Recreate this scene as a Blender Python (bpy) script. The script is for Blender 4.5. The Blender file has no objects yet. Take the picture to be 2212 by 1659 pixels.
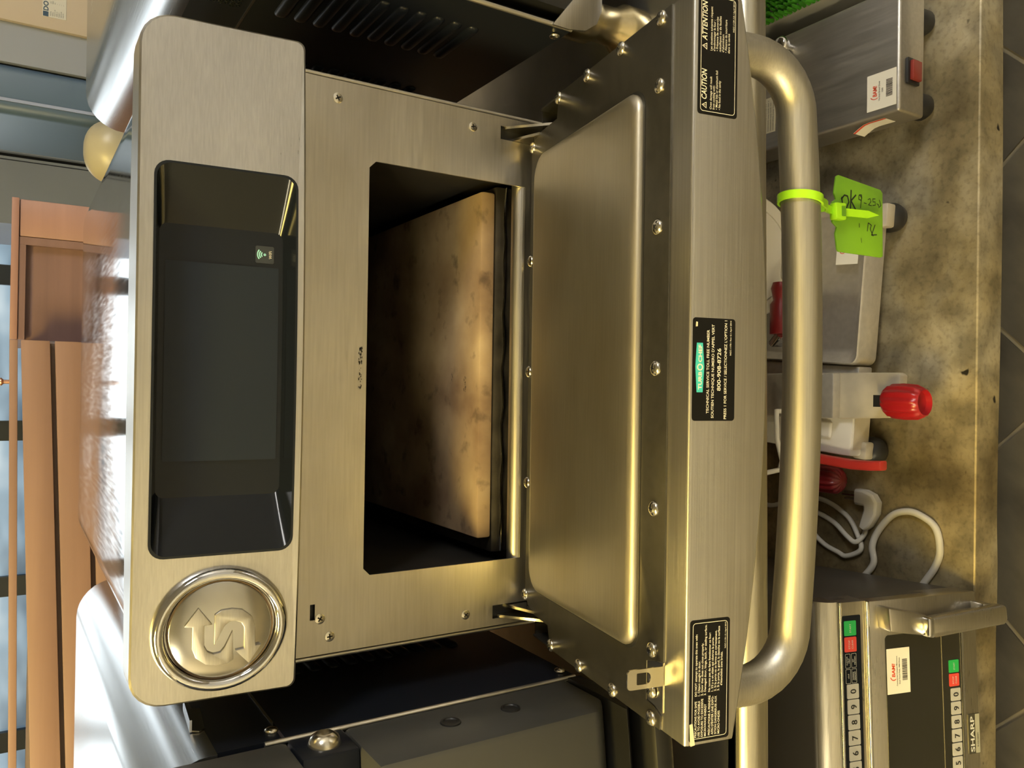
import bpy, bmesh, math, random
from mathutils import Vector as V, Matrix

random.seed(7)
sc = bpy.context.scene
COL = sc.collection
ZF = 1.05                       # height of the oven-opening sill above the floor
OFF = V((0, 0, ZF))

# ------------------------------------------------------------------ camera
PIT, YAW, ROL, FPX = 0.5600, 0.0075, -0.0187, 1733.2
cp, sp, cy_, sy_ = math.cos(PIT), math.sin(PIT), math.cos(YAW), math.sin(YAW)
fwd = V((sy_ * cp, cy_ * cp, -sp)); rgt = V((cy_, -sy_, 0)); dwn = fwd.cross(rgt)
r2 = rgt * math.cos(ROL) + dwn * math.sin(ROL)
d2 = -rgt * math.sin(ROL) + dwn * math.cos(ROL)
cam = bpy.data.cameras.new('camera'); camo = bpy.data.objects.new('camera', cam); COL.objects.link(camo)
cam.sensor_fit = 'HORIZONTAL'; cam.sensor_width = 36.0; cam.lens = FPX * 36.0 / 2212.0
cam.clip_start = 0.02; cam.clip_end = 60
M3 = Matrix((d2, r2, -fwd)).transposed()          # phone held upright, picture stored lying on its side
camo.matrix_world = Matrix.Translation(V((-0.0143, -0.5405, 0.3415)) + OFF) @ M3.to_4x4()
sc.camera = camo

# ------------------------------------------------------------------ world, exposure
w = bpy.data.worlds.new('world'); sc.world = w; w.use_nodes = True
w.node_tree.nodes['Background'].inputs[0].default_value = (0.55, 0.68, 0.85, 1)
w.node_tree.nodes['Background'].inputs[1].default_value = 0.6
sc.view_settings.view_transform = 'Standard'; sc.view_settings.look = 'None'
sc.view_settings.gamma = 1.0; sc.view_settings.use_curve_mapping = False
sc.view_settings.exposure = 0.15
sc.cycles.max_bounces = 7; sc.cycles.glossy_bounces = 4; sc.cycles.diffuse_bounces = 3
LAMP_WARM = (1.0, 0.74, 0.20)
LAMP_E = {'warm': 64.0, 'side': 42.0, 'soft_fill': 30.0}  # the last two feed added fill lights
WINDOW_E = {'sky': 3.2, 'street': 0.75}

# ------------------------------------------------------------------ materials
MATS = {}
def _new(name):
    m = bpy.data.materials.new(name); m.use_nodes = True
    nt = m.node_tree; return m, nt, nt.nodes['Principled BSDF']

def _noise(nt, scale, mscale=(1, 1, 1), detail=5, rot=(0, 0, 0), src='Object'):
    tc = nt.nodes.new('ShaderNodeTexCoord'); mp = nt.nodes.new('ShaderNodeMapping')
    mp.inputs['Scale'].default_value = mscale; mp.inputs['Rotation'].default_value = rot
    nz = nt.nodes.new('ShaderNodeTexNoise'); nz.inputs['Scale'].default_value = scale; nz.inputs['Detail'].default_value = detail
    nt.links.new(tc.outputs[src], mp.inputs['Vector']); nt.links.new(mp.outputs[0], nz.inputs['Vector'])
    return nz

def _ramp(nt, src, stops):
    r = nt.nodes.new('ShaderNodeValToRGB'); e = r.color_ramp.elements
    while len(e) < len(stops): e.new(0.5)
    for i, (p, c) in enumerate(stops):
        e[i].position = p; e[i].color = (c, c, c, 1) if isinstance(c, (int, float)) else (*c, 1)
    nt.links.new(src, r.inputs[0]); return r

def plain(name, col, rough=0.5, metal=0.0, spec=0.5, var=0.0, vscale=6, bump=0.0, bscale=200, coat=0.0):
    if name in MATS: return MATS[name]
    m, nt, b = _new(name)
    b.inputs['Base Color'].default_value = (*col, 1); b.inputs['Roughness'].default_value = rough
    b.inputs['Metallic'].default_value = metal; b.inputs['Specular IOR Level'].default_value = spec
    if coat: b.inputs['Coat Weight'].default_value = coat; b.inputs['Coat Roughness'].default_value = 0.05
    if var:
        nz = _noise(nt, vscale)
        r = _ramp(nt, nz.outputs['Fac'], [(0.3, tuple(c * (1 - var) for c in col)), (0.7, tuple(min(1, c * (1 + var)) for c in col))])
        nt.links.new(r.outputs[0], b.inputs['Base Color'])
    if bump:
        n2 = _noise(nt, bscale); bp = nt.nodes.new('ShaderNodeBump'); bp.inputs['Strength'].default_value = bump; bp.inputs['Distance'].default_value = 0.001
        nt.links.new(n2.outputs['Fac'], bp.inputs['Height']); nt.links.new(bp.outputs[0], b.inputs['Normal'])
    MATS[name] = m; return m

def steel(name, col, r0, r1, brush=(1.5, 120, 120), bump=0.12, smudge=0.0, stain=None, metal=1.0):
    """brushed sheet: fine grain along the brushing direction, hand smears in the gloss"""
    m, nt, b = _new(name)
    b.inputs['Metallic'].default_value = metal; b.inputs['Base Color'].default_value = (*col, 1)
    g = _noise(nt, 8, brush, 6)
    sm = _noise(nt, 9, (1, 1, 1), 6)
    mx = nt.nodes.new('ShaderNodeMath'); mx.operation = 'MULTIPLY_ADD'
    mx.inputs[1].default_value = 0.5; nt.links.new(g.outputs['Fac'], mx.inputs[0])
    m2 = nt.nodes.new('ShaderNodeMath'); m2.operation = 'MULTIPLY'; m2.inputs[1].default_value = 0.5
    nt.links.new(sm.outputs['Fac'], m2.inputs[0]); nt.links.new(m2.outputs[0], mx.inputs[2])
    mr = nt.nodes.new('ShaderNodeMapRange'); mr.inputs[1].default_value = 0.3; mr.inputs[2].default_value = 0.7
    mr.inputs[3].default_value = r0; mr.inputs[4].default_value = r1
    nt.links.new(mx.outputs[0], mr.inputs[0]); nt.links.new(mr.outputs[0], b.inputs['Roughness'])
    if bump:
        bp = nt.nodes.new('ShaderNodeBump'); bp.inputs['Strength'].default_value = bump; bp.inputs['Distance'].default_value = 0.0004
        nt.links.new(g.outputs['Fac'], bp.inputs['Height']); nt.links.new(bp.outputs[0], b.inputs['Normal'])
    gc_ = _ramp(nt, g.outputs['Fac'], [(0.3, 0.86), (0.7, 1.0)])
    mg = nt.nodes.new('ShaderNodeMix'); mg.data_type = 'RGBA'; mg.blend_type = 'MULTIPLY'; mg.inputs[0].default_value = 1.0
    mg.inputs[6].default_value = (*col, 1); nt.links.new(gc_.outputs[0], mg.inputs[7]); nt.links.new(mg.outputs[2], b.inputs['Base Color'])
    if smudge:
        s2 = _noise(nt, 14, (0.6, 1.2, 1.2), 8)
        st = stain or tuple(c * 0.6 for c in col)
        r = _ramp(nt, s2.outputs['Fac'], [(0.35, tuple(c * (1 - smudge) + s * smudge for c, s in zip(col, st))), (0.62, col)])
        nt.links.new(r.outputs[0], mg.inputs[6])
    MATS[name] = m; return m

def emit(name, col, e, back=(0.8, 0.8, 0.8)):
    m, nt, b = _new(name)
    b.inputs['Base Color'].default_value = (*back, 1)
    b.inputs['Emission Color'].default_value = (*col, 1); b.inputs['Emission Strength'].default_value = e
    MATS[name] = m; return m

STEEL = steel('brushed_steel', (0.62, 0.60, 0.56), 0.26, 0.40, smudge=0.25)
PLATE = steel('faceplate_steel', (0.63, 0.60, 0.54), 0.30, 0.46, brush=(3, 90, 60), smudge=0.35, stain=(0.42, 0.38, 0.30))
DOORS = steel('door_steel', (0.62, 0.60, 0.55), 0.27, 0.40, smudge=0.2)
PANEL = steel('door_panel_steel', (0.60, 0.56, 0.46), 0.40, 0.46, brush=(3, 250, 250), bump=0.0, smudge=0.5, stain=(0.46, 0.40, 0.27))
COWL = steel('polished_cowl_steel', (0.66, 0.67, 0.68), 0.04, 0.13, brush=(40, 3, 40), bump=0.004, smudge=0.2)
COWL2 = steel('satin_cowl_steel', (0.60, 0.61, 0.62), 0.24, 0.28, brush=(300, 3, 300), bump=0.0)
CHROME = plain('chrome', (0.66, 0.66, 0.67), 0.08, 1.0)
SCREWM = plain('screw_steel', (0.72, 0.68, 0.58), 0.22, 1.0)
HANDLE = steel('handle_steel', (0.58, 0.55, 0.46), 0.40, 0.50, brush=(1.5, 120, 120), bump=0.1)
GASKET = steel('dark_gasket_plate', (0.115, 0.108, 0.092), 0.32, 0.45, brush=(20, 20, 20), bump=0.02, smudge=0.5, metal=0.85)
BLACK = plain('black_enamel', (0.009, 0.011, 0.016), 0.36, 0.0, 0.28)
BLACKG = plain('black_gloss', (0.008, 0.010, 0.014), 0.14, 0.0, 0.28)
SCREEN = plain('dark_screen_glass', (0.014, 0.019, 0.028), 0.20, 0.0, 0.25)
VOID = plain('dark_cavity', (0.020, 0.018, 0.015), 0.55, 0.2, var=0.4, vscale=20)
RACK = plain('sooty_rack', (0.030, 0.026, 0.020), 0.38, 0.3, var=0.5, vscale=60, bump=0.5, bscale=120)
GREYP = plain('grey_door_side', (0.055, 0.055, 0.050), 0.42, 0.0)
RUBBER = plain('black_rubber', (0.013, 0.013, 0.013), 0.45)
STICKB = plain('sticker_black', (0.007, 0.0065, 0.006), 0.5, 0.0, 0.2)
INK = plain('cream_print', (0.82, 0.78, 0.64), 0.5)
INKT = plain('teal_print', (0.06, 0.55, 0.52), 0.5)
GRIME = plain('brown_grime', (0.10, 0.065, 0.035), 0.7, 0.2, var=0.5, vscale=80)
LEG_YELLOW_LIT = plain('yellow_lit_leg_steel', (0.66, 0.56, 0.34), 0.25, 1.0, var=0.3, vscale=30)  # stainless legs; yellow lamp reflection put into the colour

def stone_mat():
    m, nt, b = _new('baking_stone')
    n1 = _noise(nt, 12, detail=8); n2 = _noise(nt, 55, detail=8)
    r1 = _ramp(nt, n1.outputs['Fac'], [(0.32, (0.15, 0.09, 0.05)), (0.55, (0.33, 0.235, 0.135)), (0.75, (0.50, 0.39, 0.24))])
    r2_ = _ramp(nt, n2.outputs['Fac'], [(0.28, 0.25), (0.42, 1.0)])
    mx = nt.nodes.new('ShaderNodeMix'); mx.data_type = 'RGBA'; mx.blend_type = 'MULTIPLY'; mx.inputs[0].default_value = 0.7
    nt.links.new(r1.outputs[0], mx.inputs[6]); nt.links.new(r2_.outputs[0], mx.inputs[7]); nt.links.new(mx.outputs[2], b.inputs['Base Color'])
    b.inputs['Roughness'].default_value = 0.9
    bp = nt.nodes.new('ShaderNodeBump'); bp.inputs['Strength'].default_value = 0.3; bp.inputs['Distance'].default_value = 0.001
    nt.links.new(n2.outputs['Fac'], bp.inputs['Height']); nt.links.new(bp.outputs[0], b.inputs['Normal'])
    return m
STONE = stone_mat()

def galv_mat(name, c0, c1, spots=True, metal=0.9, r=(0.34, 0.55)):
    m, nt, b = _new(name)
    n1 = _noise(nt, 7, (1, 1.6, 1), 8); n2 = _noise(nt, 60, (1, 1, 1), 4); n3 = _noise(nt, 26, (1, 1, 1), 3)
    r1 = _ramp(nt, n1.outputs['Fac'], [(0.32, c0), (0.66, c1)])
    out = r1.outputs[0]
    if spots:
        r3 = _ramp(nt, n3.outputs['Fac'], [(0.24, 0.12), (0.31, 1.0)])
        mx = nt.nodes.new('ShaderNodeMix'); mx.data_type = 'RGBA'; mx.blend_type = 'MULTIPLY'; mx.inputs[0].default_value = 0.8
        nt.links.new(out, mx.inputs[6]); nt.links.new(r3.outputs[0], mx.inputs[7]); out = mx.outputs[2]
    nt.links.new(out, b.inputs['Base Color']); b.inputs['Metallic'].default_value = metal
    mr = nt.nodes.new('ShaderNodeMapRange'); mr.inputs[3].default_value = r[0]; mr.inputs[4].default_value = r[1]
    nt.links.new(n2.outputs['Fac'], mr.inputs[0]); nt.links.new(mr.outputs[0], b.inputs['Roughness'])
    return m
def shelf_mat():
    """old galvanised sheet: brown water stains, pale oxide bloom, dark pits"""
    m, nt, b = _new('stained_shelf_steel')
    n1 = _noise(nt, 5, (1, 1.5, 1), 10); n2 = _noise(nt, 24, (1, 1, 1), 8); n3 = _noise(nt, 38, (1, 1, 1), 2); n4 = _noise(nt, 150, (1, 1, 1), 3)
    r1 = _ramp(nt, n1.outputs['Fac'], [(0.34, (0.17, 0.13, 0.065)), (0.50, (0.34, 0.28, 0.16)), (0.64, (0.44, 0.395, 0.29))])
    r2_ = _ramp(nt, n2.outputs['Fac'], [(0.36, 0.62), (0.62, 1.12)]); r3 = _ramp(nt, n3.outputs['Fac'], [(0.235, 0.06), (0.275, 1.0)]); r4 = _ramp(nt, n4.outputs['Fac'], [(0.30, 0.75), (0.5, 1.0)])
    out = r1.outputs[0]
    for r_ in (r2_, r3, r4):
        mx = nt.nodes.new('ShaderNodeMix'); mx.data_type = 'RGBA'; mx.blend_type = 'MULTIPLY'; mx.inputs[0].default_value = 1.0
        nt.links.new(out, mx.inputs[6]); nt.links.new(r_.outputs[0], mx.inputs[7]); out = mx.outputs[2]
    nt.links.new(out, b.inputs['Base Color']); b.inputs['Metallic'].default_value = 0.45
    mr = nt.nodes.new('ShaderNodeMapRange'); mr.inputs[3].default_value = 0.38; mr.inputs[4].default_value = 0.62
    nt.links.new(n2.outputs['Fac'], mr.inputs[0]); nt.links.new(mr.outputs[0], b.inputs['Roughness'])
    return m
SHELF = shelf_mat()
TABLE = galv_mat('table_steel', (0.36, 0.35, 0.32), (0.50, 0.49, 0.46), spots=False, r=(0.24, 0.38))
ROLL = steel('rolled_edge_steel', (0.62, 0.58, 0.46), 0.26, 0.42, smudge=0.3)

def wood_mat(name, c0, c1):
    m, nt, b = _new(name)
    n1 = _noise(nt, 3, (0.8, 8, 14), 6)
    r1 = _ramp(nt, n1.outputs['Fac'], [(0.3, c0), (0.7, c1)])
    nt.links.new(r1.outputs[0], b.inputs['Base Color']); b.inputs['Roughness'].default_value = 0.45
    return m
WOOD = wood_mat('cherry_laminate', (0.29, 0.175, 0.135), (0.35, 0.215, 0.165))
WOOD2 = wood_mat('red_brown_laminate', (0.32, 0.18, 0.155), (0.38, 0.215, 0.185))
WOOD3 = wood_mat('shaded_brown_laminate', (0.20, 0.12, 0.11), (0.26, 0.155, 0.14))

# ------------------------------------------------------------------ geometry helpers
class Fr:
    """local frame: origin, right, up, outward"""
    def __init__(s, o, a, b, n): s.o, s.a, s.b, s.n = V(o), V(a).normalized(), V(b).normalized(), V(n).normalized()
    def __call__(s, a, b, h=0.0): return s.o + s.a * a + s.b * b + s.n * h
    def mat(s, a, b, h=0.0):
        m = Matrix((s.a, s.b, s.n)).transposed().to_4x4(); m.translation = s(a, b, h); return m

class G:
    def __init__(s): s.v = []; s.f = []
    def add(s, vs, fs):
        k = len(s.v); s.v += [V(p) for p in vs]; s.f += [tuple(i + k for i in f) for f in fs]; return s
    def box(s, x0, x1, y0, y1, z0, z1, fr=None):
        c = [(x, y, z) for x in (x0, x1) for y in (y0, y1) for z in (z0, z1)]
        if fr: c = [fr(*p) for p in c]
        return s.add(c, [(0, 1, 3, 2), (4, 6, 7, 5), (0, 4, 5, 1), (2, 3, 7, 6), (0, 2, 6, 4), (1, 5, 7, 3)])
    def prism(s, poly, fr, h0, h1):
        n = len(poly)
        return s.add([fr(a, b, h0) for a, b in poly] + [fr(a, b, h1) for a, b in poly],
                     [tuple(range(n))[::-1], tuple(range(n, 2 * n))] + [(i, (i + 1) % n, n + (i + 1) % n, n + i) for i in range(n)])
    def loft(s, secs, caps=True, closed=False):
        n = len(secs[0]); vs = [p for q in secs for p in q]; fs = []
        m = len(secs)
        for j in range(m if closed else m - 1):
            for i in range(n):
                a, b_ = j * n, ((j + 1) % m) * n
                fs.append((a + i, a + (i + 1) % n, b_ + (i + 1) % n, b_ + i))
        if caps and not closed: fs += [tuple(range(n))[::-1], tuple(range((m - 1) * n, m * n))]
        return s.add(vs, fs)
    def tube(s, path, r, n=12, closed=False, flat=1.0):
        P = [V(p) for p in path]; m = len(P); secs = []
        nrm = None
        for i in range(m):
            if closed: t = P[(i + 1) % m] - P[i - 1]
            else: t = P[min(i + 1, m - 1)] - P[max(i - 1, 0)]
            t.normalize()
            if nrm is None:
                up = V((0, 0, 1)) if abs(t.z) < 0.9 else V((0, 1, 0)); nrm = (up - t * up.dot(t)).normalized()
            else: nrm = (nrm - t * nrm.dot(t)).normalized()
            b_ = t.cross(nrm); rr = r[i] if isinstance(r, (list, tuple)) else r
            secs.append([P[i] + (nrm * math.cos(k * 2 * math.pi / n) * flat + b_ * math.sin(k * 2 * math.pi / n)) * rr for k in range(n)])
        return s.loft(secs, True, closed)
    def lathe(s, prof, fr, n=24, a=0.0, b=0.0):
        """profile of (radius, h); ends on the axis are closed"""
        secs = []
        for r_, h in prof:
            r_ = max(r_, 1e-5)
            secs.append([fr(a + r_ * math.cos(k * 2 * math.pi / n), b + r_ * math.sin(k * 2 * math.pi / n), h) for k in range(n)])
        return s.loft(secs)
    def ring(s, outer, inner):
        n = len(outer); return s.add(list(outer) + list(inner), [(i, (i + 1) % n, n + (i + 1) % n, n + i) for i in range(n)])

def rrect(x0, x1, y0, y1, r, seg=5, rb=None, mid=0):
    """rounded rectangle, counter-clockwise from the lower edge; r top corners, rb bottom corners; mid: extra points on long edges"""
    rb = r if rb is None else rb; P = []
    for cx, cy, rr, a0 in ((x1 - rb, y0 + rb, rb, -90), (x1 - r, y1 - r, r, 0), (x0 + r, y1 - r, r, 90), (x0 + rb, y0 + rb, rb, 180)):
        arc = [(cx + rr * math.cos(math.radians(a0 + 90 * k / seg)), cy + rr * math.sin(math.radians(a0 + 90 * k / seg))) for k in range(seg + 1)]
        P.append(arc)
    out = []
    for i in range(4):
        out += P[i]
        if mid:
            e0, e1 = P[i][-1], P[(i + 1) % 4][0]
            out += [(e0[0] + (e1[0] - e0[0]) * k / (mid + 1), e0[1] + (e1[1] - e0[1]) * k / (mid + 1)) for k in range(1, mid + 1)]
    return out

def root_of(o):
    while o.parent: o = o.parent
    return o

def finish(me, bevel=0, segs=2, sharp=38):
    bm = bmesh.new(); bm.from_mesh(me)
    bmesh.ops.remove_doubles(bm, verts=bm.verts, dist=1e-6)
    bmesh.ops.recalc_face_normals(bm, faces=bm.faces)
    if bevel:
        ed = [e for e in bm.edges if len(e.link_faces) == 2 and e.calc_face_angle(0) > math.radians(30)]
        bmesh.ops.bevel(bm, geom=ed, offset=bevel, segments=segs, affect='EDGES', clamp_overlap=True, profile=0.5)
    for f in bm.faces: f.smooth = True
    for e in bm.edges:
        e.smooth = not (len(e.link_faces) != 2 or e.calc_face_angle(0) > math.radians(sharp))
    bm.to_mesh(me); bm.free()

def tag(o, label=None, cat=None, group=None, kind=None):
    if label: o['label'] = label
    if cat: o['category'] = cat
    if group: o['group'] = group
    if kind: o['kind'] = kind
    return o

def thing(name, label, cat, loc, group=None):
    o = bpy.data.objects.new(name, None); COL.objects.link(o)
    o.location = V(loc) + OFF; o.empty_display_size = 0.05
    return tag(o, label, cat, group)

def obj(name, g, m, parent=None, bevel=0, segs=2, sharp=38, label=None, kind=None):
    vs = [p + OFF for p in g.v]
    if parent is not None: L = V(root_of(parent).location)
    else:
        xs = [p.x for p in vs]; ys = [p.y for p in vs]; zs = [p.z for p in vs]
        L = V(((min(xs) + max(xs)) / 2, (min(ys) + max(ys)) / 2, min(zs)))
    me = bpy.data.meshes.new(name); me.from_pydata([p - L for p in vs], [], g.f); me.validate()
    finish(me, bevel, segs, sharp); me.materials.append(m)
    o = bpy.data.objects.new(name, me); COL.objects.link(o)
    if parent is not None: o.parent = parent
    else: o.location = L
    return tag(o, label, None, None, kind)

def inst(name, me, parent, M, label=None):
    """one more object sharing mesh me, at oven-frame matrix M"""
    o = bpy.data.objects.new(name, me); COL.objects.link(o); o.parent = parent
    o.matrix_local = Matrix.Translation(OFF - V(root_of(parent).location)) @ M
    return tag(o, label)

def local_mesh(name, g, m, bevel=0, sharp=38):
    me = bpy.data.meshes.new(name); me.from_pydata(g.v, [], g.f); finish(me, bevel, 2, sharp); me.materials.append(m); return me

ID = Fr((0, 0, 0), (1, 0, 0), (0, 1, 0), (0, 0, 1))
_glyph = {}
def text_g(g, fr, text, a, b, cap, h=0.0, width=None, align='l', bold=0.0, shear=0.0):
    key = (text, bold, shear)
    if key not in _glyph:
        cu = bpy.data.curves.new('t', 'FONT'); cu.body = text; cu.size = 1.0; cu.offset = bold; cu.shear = shear
        cu.resolution_u = 3
        ob = bpy.data.objects.new('t', cu); me = bpy.data.meshes.new_from_object(ob)
        _glyph[key] = ([tuple(q.co) for q in me.vertices], [tuple(p.vertices) for p in me.polygons])
        bpy.data.objects.remove(ob); bpy.data.curves.remove(cu); bpy.data.meshes.remove(me)
    vs, fs = _glyph[key]
    if not vs: return g
    x0, x1 = min(p[0] for p in vs), max(p[0] for p in vs)
    s = cap / 0.72; sx = width / (x1 - x0) if width else s
    wd = (x1 - x0) * sx
    a0 = a - (0 if align == 'l' else wd / 2 if align == 'c' else wd)
    return g.add([fr(a0 + (p[0] - x0) * sx, b + p[1] * s, h) for p in vs], fs)

def flat(name, g, m, parent, label=None):
    """print: zero-thickness lettering on a surface"""
    vs = [p + OFF for p in g.v]; L = V(root_of(parent).location)
    me = bpy.data.meshes.new(name); me.from_pydata([p - L for p in vs], [], g.f); me.materials.append(m)
    o = bpy.data.objects.new(name, me); COL.objects.link(o); o.parent = parent
    return tag(o, label)

def outline(g, poly_o, poly_i, fr, h):
    return g.ring([fr(a, b, h) for a, b in poly_o], [fr(a, b, h) for a, b in poly_i])

def dome_screw(r=0.0045, hgt=0.0025):
    g = G().lathe([(r, 0), (r, hgt * 0.25), (r * 0.9, hgt * 0.6), (r * 0.6, hgt * 0.9), (r * 0.25, hgt), (0, hgt)], ID, 18)
    return local_mesh('screw', g, SCREWM, sharp=60)
def cross_mesh(r, m, h):
    g = G().box(-r, r, -r * 0.25, r * 0.25, h - 0.0004, h + 0.00015); g.box(-r * 0.25, r * 0.25, -r, r, h - 0.0004, h + 0.00015)
    return local_mesh('cross_recess', g, m)
DOME = dome_screw(); DOMEX = cross_mesh(0.0017, RUBBER, 0.0025)
FLATS = local_mesh('countersunk_screw', G().lathe([(0.0036, 0), (0.0036, 0.0004), (0.0030, 0.0007), (0, 0.0007)], ID, 20), SCREWM, sharp=60)
FLATX = cross_mesh(0.0020, RUBBER, 0.0007)
def screw(parent, M, kind='dome'):
    s = inst('screw', DOME if kind == 'dome' else FLATS, parent, M)
    tw = Matrix.Rotation(random.uniform(0, 1.5), 4, 'Z')
    if parent.parent is None: inst('cross_recess', DOMEX if kind == 'dome' else FLATX, s, M @ tw).matrix_local = tw
    else: inst('screw_recess', DOMEX if kind == 'dome' else FLATX, parent, M @ tw)
    return s

# ------------------------------------------------------------------ room
FLZ, CLZ = -1.05, 1.75
XW, YB, YF = 3.4, 4.2, -3.6
PAINT = plain('warm_wall_paint', (0.76, 0.69, 0.54), 0.8, var=0.04, vscale=2)
PAINTN = plain('neutral_wall_paint', (0.74, 0.73, 0.70), 0.8, var=0.04, vscale=2)
PAINTB = plain('grey_wall_paint', (0.42, 0.46, 0.50), 0.7, var=0.05, vscale=2)
CEILM = plain('ceiling_tile', (0.50, 0.48, 0.43), 0.9)
GROUT = plain('floor_grout', (0.20, 0.17, 0.11), 0.8, var=0.2, vscale=30)
TILEM = galv_mat('slate_floor_tile', (0.045, 0.040, 0.030), (0.105, 0.092, 0.066), spots=False, metal=0.0, r=(0.35, 0.6))

flo = tag(obj('floor', G().box(-XW, XW, YF, YB, FLZ - 0.1, FLZ - 0.004), GROUT), 'dark slate tiled floor with sandy grout below the steel table', 'floor', kind='structure')
ts = 0.33
tm = local_mesh('tile', G().box(-ts / 2 + 0.004, ts / 2 - 0.004, -ts / 2 + 0.004, ts / 2 - 0.004, -0.004, 0), TILEM)
rt = Matrix.Rotation(math.radians(45), 4, 'Z')
for i in range(-9, 10):
    for j in range(-9, 10):
        p = rt @ V(((i + 0.5) * ts, (j + 0.5) * ts, 0)) + V((0.0, 0.06, FLZ))
        if abs(p.x) < 1.7 and -1.9 < p.y < 1.1:
            inst('tile', tm, flo, Matrix.Translation(p) @ rt)
tag(obj('ceiling', G().box(-XW, XW, YF, YB, CLZ, CLZ + 0.1), CEILM), 'plain off-white ceiling above the kitchen', 'ceiling', kind='structure')
tag(obj('wall_left', G().box(-XW - 0.1, -XW, YF, YB, FLZ, CLZ), PAINT), 'warm beige painted side wall beyond the wood partition', 'wall', kind='structure')
tag(obj('wall_right', G().box(XW, XW + 0.1, YF, YB, FLZ, CLZ), PAINTN), 'pale grey painted side wall beyond the cream appliance', 'wall', kind='structure')
tag(obj('wall_front', G().box(-XW, XW, YF - 0.1, YF, FLZ, CLZ), PAINTN), 'pale grey painted wall facing the oven door', 'wall', kind='structure')
wb = G()
WX0, WX1, WZ0, WZ1 = -2.6, 1.3, 0.16, 1.55
wb.box(-XW, WX0, YB, YB + 0.1, FLZ, CLZ); wb.box(WX1, XW, YB, YB + 0.1, FLZ, CLZ)
wb.box(WX0, WX1, YB, YB + 0.1, FLZ, WZ0); wb.box(WX0, WX1, YB, YB + 0.1, WZ1, CLZ)
tag(obj('wall_back', wb, PAINTB), 'blue-grey wall with a wide shop window behind the wood partition', 'wall', kind='structure')
SKYW = emit('sky_glass', (0.84, 0.94, 1.0), WINDOW_E['sky'])
def street_glass():
    m, nt, b = _new('street_glass')
    n1 = _noise(nt, 1.3, (1.0, 1.0, 2.2), 3)
    r1 = _ramp(nt, n1.outputs['Fac'], [(0.40, (0.10, 0.16, 0.22)), (0.52, (0.38, 0.52, 0.62)), (0.64, (0.86, 0.98, 1.0))])
    nt.links.new(r1.outputs[0], b.inputs['Emission Color']); b.inputs['Emission Strength'].default_value = WINDOW_E['street']
    b.inputs['Base Color'].default_value = (0.05, 0.06, 0.07, 1); b.inputs['Roughness'].default_value = 0.1
    return m
STREET = street_glass()
FRAMEM = plain('dark_window_frame', (0.03, 0.04, 0.05), 0.4)
nW = 5
for i in range(nW):
    x0 = WX0 + (WX1 - WX0) * i / nW; x1 = WX0 + (WX1 - WX0) * (i + 1) / nW
    f = G(); t_ = 0.05
    f.box(x0, x0 + t_, YB, YB + 0.08, WZ0, WZ1); f.box(x1 - t_, x1, YB, YB + 0.08, WZ0, WZ1)
    f.box(x0 + t_, x1 - t_, YB, YB + 0.08, WZ0, WZ0 + t_); f.box(x0 + t_, x1 - t_, YB, YB + 0.08, WZ1 - t_, WZ1)
    f.box(x0 + t_, x1 - t_, YB + 0.01, YB + 0.07, 0.66, 0.69)
    wo = tag(obj('window_%d' % (i + 1), f, FRAMEM), 'dark framed shop window bay number %s counted from the wood partition side' % ['one', 'two', 'three', 'four', 'five'][i], 'window', kind='structure')
    for z0, z1, m_ in ((WZ0 + t_, 0.66, STREET), (0.69, WZ1 - t_, SKYW)):
        obj('pane', G().box(x0 + t_, x1 - t_, YB + 0.03, YB + 0.04, z0, z1), m_, wo)

def ceiling_lamp(x, y, lx, ly, col, e, label):
    t = thing('ceiling_light', label, 'ceiling light', (x, y, CLZ - 0.06))
    hb = G(); hb.box(x - lx / 2, x + lx / 2, y - ly / 2, y + ly / 2, CLZ - 0.02, CLZ)
    obj('housing', hb, plain('white_lamp_housing', (0.8, 0.8, 0.78), 0.5), t)
    d = G(); d.prism(rrect(x - lx / 2 + 0.02, x + lx / 2 - 0.02, y - ly / 2 + 0.02, y + ly / 2 - 0.02, 0.03), ID, CLZ - 0.06, CLZ - 0.02)
    m = emit('lamp_diffuser_' + str(len(MATS)), col, e)
    obj('diffuser', d, m, t, bevel=0.01)
ceiling_lamp(-1.05, -0.85, 0.7, 0.50, LAMP_WARM, LAMP_E['warm'], 'warm fluorescent ceiling light above the wood partition side of the table')
ceiling_lamp(-2.4, -1.7, 0.55, 1.2, (1.0, 0.87, 0.56), LAMP_E['side'], 'added warm ceiling fill light near the warm beige side wall')  # unseen fill, added to warm and brighten the emblem end of the steel
ceiling_lamp(2.2, -1.35, 1.2, 0.55, (1.0, 0.97, 0.92), LAMP_E['soft_fill'], 'added cool white ceiling fill light near the side wall beyond the cream appliance')  # unseen fill, added for neutral brightness, kept out of the door reflections

# ------------------------------------------------------------------ work table with undershelf
TZ, TY0, TY1, SZ, SY0 = -0.165, -0.110, 0.78, -0.70, 0.008
tb_ = thing('work_table', 'long stainless steel work table carrying three ovens', 'work table', (0, 0.3, FLZ))
def TE(x): return -0.094 + 0.02 * x      # front edge of the table, set slightly askew
obj('tabletop', G().prism([(-1.5, TE(-1.5) + 0.015), (1.5, TE(1.5) + 0.015), (1.5, TY1), (-1.5, TY1)], ID, TZ - 0.035, TZ), TABLE, tb_)
roll = []
for k in range(13):
    a = math.radians(90 + 180 * k / 12); roll.append((math.cos(a) * 0.0165 * 0.82, math.sin(a) * 0.0165))
sec = [[V((x, TE(x) + 0.0165 + c, TZ - 0.0165 + s_)) for c, s_ in roll] + [V((x, TE(x) + 0.024, TZ - 0.033)), V((x, TE(x) + 0.024, TZ))] for x in (-1.5, 1.5)]
obj('rolled_front_edge', G().loft(sec), ROLL, tb_)
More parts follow.
